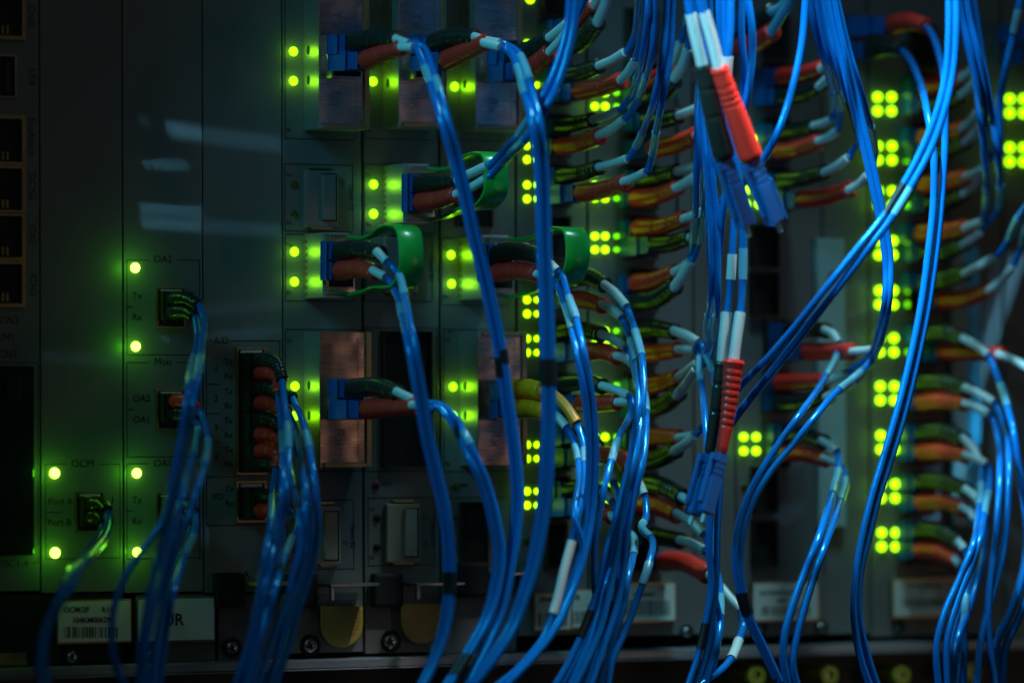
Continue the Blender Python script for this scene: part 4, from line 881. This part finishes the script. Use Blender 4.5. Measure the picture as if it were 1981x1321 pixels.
cord('long blue double cord falling from the large red and black plugs at upper right',
 [S_('red', [(1726, 48), (1758, 42), (1790, 50)], None, [(1800, 62), (1818, 110), (1828, 190), (1828, 280), (1822, 380), (1812, 480), (1796, 590), (1776, 690), (1752, 790), (1726, 880), (1700, 960), (1680, 1040), (1664, 1110), (1662, 1190), (1676, 1260), (1700, 1335)], [(1660, 52), (1726, 50)], br=(19, 14), style='plain', hh=17, hw=24, jr=7.2),
  S_('black', [(1684, 98), (1716, 92), (1742, 96)], None, [(1752, 104), (1776, 150), (1794, 220), (1806, 300), (1806, 390), (1797, 480), (1782, 590), (1762, 690), (1740, 780), (1714, 870), (1690, 950), (1670, 1030), (1656, 1110), (1652, 1190), (1664, 1270), (1686, 1335)], [(1650, 100), (1684, 98)], br=(18, 13), style='plain', hh=16, hw=24, jr=7.2)], 600)
cord('brightest thick blue cord sweeping from top right diagonally down to the centre',
 [dict(jac=[(1836, -20, 900), (1836, 60, 900), (1832, 130, 890), (1818, 200, 880), (1790, 275, 860), (1752, 350, 840), (1714, 412, 820), (1660, 480, 800), (1596, 560, 760), (1540, 630, 680), (1486, 692, 610), (1436, 744, 530), (1396, 800, 470)], jr=6.6, marks=[(355, 415, 'tape')]),
  dict(jac=[(1850, -20, 905), (1850, 60, 905), (1845, 130, 895), (1830, 205, 885), (1804, 282, 865), (1764, 358, 845), (1726, 420, 825), (1672, 490, 800), (1612, 568, 760), (1556, 640, 680), (1504, 706, 610), (1452, 770, 530), (1406, 830, 470)], jr=7.6, marks=[(358, 418, 'clear')])], 800)
# ---- free hanging plugs
cord('hanging duplex cord end with bright red boot and black boot pointing down right',
 [dict(col='black', house=[(1443, 436, 700), (1402, 306, 710)], boot=[(1402, 306, 710), (1384, 240, 720), (1358, 126, 730)], tube=[(1359, 130, 730), (1348, 84, 735), (1336, 28, 740)], jac=[(1336, 30, 740), (1328, -20, 745)], br=(19, 14), tr=10, style='plain', tip=22, hh=13, hw=14, jr=7.5, w0=700),
  dict(col='red', house=[(1502, 428, 720), (1454, 308, 730)], boot=[(1454, 308, 730), (1430, 240, 740), (1390, 130, 755)], tube=[(1391, 133, 755), (1378, 80, 760), (1362, 24, 765)], jac=[(1362, 27, 765), (1350, -20, 770)], br=(21, 14.5), tr=10.5, style='hang', tip=22, hh=14, hw=16, jr=8.5, w0=720)], 740)
cord('lower hanging duplex cord end with crimson boot and blue plug above the shelf',
 [dict(col='black', house=[(1340, 996, 560), (1372, 880, 560)], boot=[(1372, 880, 560), (1384, 800, 560), (1398, 700, 560)], tube=[(1397, 704, 560), (1400, 660, 560), (1406, 604, 560)], jac=[(1406, 608, 560), (1412, 560, 560), (1418, 470, 565), (1422, 380, 570), (1412, 260, 580), (1400, 140, 590), (1392, 40, 600), (1390, -20, 600)], br=(9, 14), tr=10.5, style='plain', tip=18, hh=12, hw=13, w0=560, marks=[(490, 545, 'white')]),
  dict(col='red', house=[(1364, 992, 590), (1396, 878, 590)], boot=[(1396, 878, 590), (1408, 800, 590), (1420, 696, 590)], tube=[(1419, 700, 590), (1424, 660, 590), (1432, 604, 590)], jac=[(1432, 608, 590), (1436, 560, 590), (1438, 470, 595), (1434, 400, 600), (1424, 300, 610), (1408, 160, 620), (1402, 40, 620), (1402, -20, 620)], br=(9, 18), tr=10.5, style='ribs', tip=18, hh=12, hw=13, w0=590, marks=[(480, 545, 'clear')])], 580)
cord('blue cord looping beside the red hanging boot at the top centre',
 [dict(jac=[(1414, -20, 640), (1412, 60, 640), (1408, 110, 635), (1404, 160, 620), (1398, 240, 560), (1380, 330, 520), (1372, 420, 500), (1376, 520, 480)], jr=8, marks=[(105, 150, 'white')]),
  dict(jac=[(1436, -20, 620), (1434, 60, 620), (1440, 140, 610), (1436, 220, 590), (1420, 300, 560), (1400, 400, 540), (1390, 500, 500)], jr=7),
  dict(jac=[(1444, -20, 650), (1454, 50, 650), (1456, 100, 640), (1448, 170, 630), (1436, 230, 600), (1428, 300, 560)], jr=7)], 600)
# ---- fourth boot column (right)
RC = [
 ('red', [(1790, 168), (1826, 162), (1862, 150)], [(1858, 152), (1872, 142), (1882, 132)], [(1884, 126), (1876, 80), (1860, -20)], 'black', [(1790, 204), (1826, 200), (1862, 184)], [(1858, 186), (1874, 172), (1886, 158)], [(1888, 150), (1890, 90), (1876, -20)], 'dim red over black pair at the top of the right-hand boot column', [], []),
 ('red', [(1784, 266), (1824, 260), (1864, 248)], [(1860, 250), (1878, 234), (1892, 214)], [(1896, 206), (1890, 150), (1870, 70), (1852, -20)], 'black', [(1790, 294), (1830, 290), (1870, 274)], [(1866, 276), (1882, 262), (1896, 242)], [(1902, 232), (1900, 160), (1880, 70), (1862, -20)], 'red over black pair with green lit tube, second in the right-hand boot column', [], []),
 ('red', [(1784, 358), (1826, 352), (1870, 342)], [(1866, 343), (1884, 336), (1902, 326)], [(1906, 318), (1910, 280), (1900, 200), (1880, 110), (1862, 40), (1850, -20)], 'black', [(1800, 394), (1836, 390), (1866, 374)], [(1862, 376), (1882, 360), (1902, 336)], [(1908, 328), (1920, 290), (1916, 220), (1896, 120), (1876, 40), (1866, -20)], 'red over black pair, third in the right-hand boot column', [(240, 285)], [(255, 290)]),
 ('red', [(1780, 452), (1824, 448), (1870, 440)], [(1866, 441), (1884, 434), (1900, 428)], [(1904, 420), (1908, 380), (1906, 320), (1898, 240), (1886, 150), (1868, 70), (1856, -20)], 'black', [(1790, 490), (1828, 488), (1868, 470)], [(1862, 473), (1880, 462), (1898, 448)], [(1904, 440), (1928, 410), (1934, 370), (1930, 300), (1916, 200), (1898, 100), (1880, -20)], 'red over black pair whose strands climb through marker sleeves', [(362, 405)], [(358, 400)]),
 ('black', [(1786, 546), (1828, 540), (1872, 526)], [(1866, 529), (1896, 514), (1924, 496)], [(1930, 492), (1950, 466), (1962, 436), (1990, 390)], 'red', [(1822, 582), (1868, 578), (1918, 558)], [(1912, 562), (1938, 542), (1960, 516)], [(1962, 510), (1974, 480), (1982, 450), (1998, 410)], 'black over orange red boot with long white tubes rising to the right edge', [(420, 462)], [(440, 470)]),
 ('black', [(1794, 648), (1834, 644), (1868, 658)], [(1864, 655), (1888, 668), (1912, 686)], [(1916, 694), (1932, 734), (1948, 784), (1962, 840), (1974, 920), (1984, 1000), (1984, 1080), (1966, 1150), (1940, 1225)], 'red', [(1824, 682), (1880, 682), (1938, 686)], [(1932, 685), (1960, 696), (1998, 716)], [(2004, 722), (2020, 780)], 'black over long red boot with a white tube leaving at the right edge', [(742, 790)], []),
 ('black', [(1782, 742), (1828, 740), (1874, 754)], [(1868, 750), (1896, 762), (1922, 778)], [(1928, 786), (1946, 830), (1952, 900), (1950, 980), (1942, 1060), (1926, 1130), (1906, 1200), (1894, 1270), (1890, 1335)], 'red', [(1780, 778), (1824, 776), (1870, 782)], [(1866, 780), (1892, 788), (1914, 800)], [(1920, 808), (1932, 850), (1934, 920), (1930, 1000), (1922, 1080), (1912, 1160), (1914, 1240), (1926, 1335)], 'black over red pair, second of those drooping at the right', [], []),
 ('black', [(1782, 838), (1826, 834), (1868, 852)], [(1864, 848), (1882, 868), (1896, 892)], [(1898, 900), (1898, 940), (1892, 1000), (1882, 1056), (1856, 1120), (1828, 1184), (1812, 1250), (1816, 1335)], 'red', [(1780, 874), (1826, 874), (1874, 882)], [(1868, 880), (1892, 888), (1908, 898)], [(1914, 906), (1914, 940), (1906, 980), (1896, 1040), (1876, 1100), (1850, 1170), (1832, 1240), (1832, 1335)], 'black over red pair, third of those drooping at the right', [(937, 980)], [(952, 996)]),
 ('black', [(1780, 932), (1828, 932), (1874, 950)], [(1868, 946), (1888, 962), (1898, 978)], [(1904, 990), (1906, 1030), (1900, 1090), (1880, 1160), (1862, 1220), (1848, 1335)], 'red', [(1780, 972), (1824, 972), (1868, 984)], [(1862, 981), (1878, 990), (1886, 1004)], [(1890, 1016), (1884, 1060), (1872, 1110), (1868, 1160), (1866, 1220), (1864, 1335)], 'black over orange lit red pair, fourth of those drooping at the right', [], [(1152, 1206)]),
 ('black', [(1778, 1026), (1822, 1030), (1860, 1052)], [(1854, 1048), (1866, 1062)], [(1872, 1072), (1882, 1110), (1876, 1170), (1852, 1240), (1842, 1335)], 'red', [(1778, 1064), (1816, 1068), (1852, 1084)], [(1848, 1081), (1858, 1092)], [(1862, 1100), (1866, 1140), (1846, 1200), (1834, 1260), (1840, 1335)], 'lowest black over red pair of the right-hand boot column', [], [])]
for i, (c1, b1, t1, j1, c2, b2, t2, j2, lab, m1, m2) in enumerate(RC):
    h = lambda bb: [(bb[0][0]-26, bb[0][1]), bb[0]]
    cord(lab, [S_(c1, b1, t1, j1, h(b1), style='rings', br=(17, 14), jr=7, marks=[(q[0], q[1], 'clear') for q in m1]),
               S_(c2, b2, t2, j2, h(b2), style='rings', br=(17, 14), jr=7, marks=[(q[0], q[1], 'clear') for q in m2])], 420+((i*37) % 5)*26)
cord('dark blue cord and plug in the top right corner',
 [S_('black', [(1992, 108), (2012, 106)], None, None, [(1958, 110), (1992, 108)]),
  dict(jac=[(1976, -20, 420), (1970, 20, 420), (1960, 70, 410), (1946, 130, 400), (1934, 200, 380), (1936, 300, 360)], jr=7.5, marks=[(18, 68, 'clear')]),
  S_('red', [(2012, 66), (2030, 66)], None, None, [(1950, 68), (2012, 66)])], 400)
cord('dark blue cord hanging at the right-hand edge beside the last card',
 [dict(jac=[(1996, 980, 460), (1990, 1060, 460), (1974, 1130, 460), (1952, 1190, 450), (1930, 1240, 440), (1925, 1335, 430)], jr=8), dict(jac=[(2006, 980, 460), (2004, 1060, 460), (1990, 1140, 460), (1968, 1200, 450), (1946, 1250, 440), (1938, 1335, 430)], jr=8)], 400)

# ================================================================== render settings
sc.render.resolution_x = 1024; sc.render.resolution_y = 682
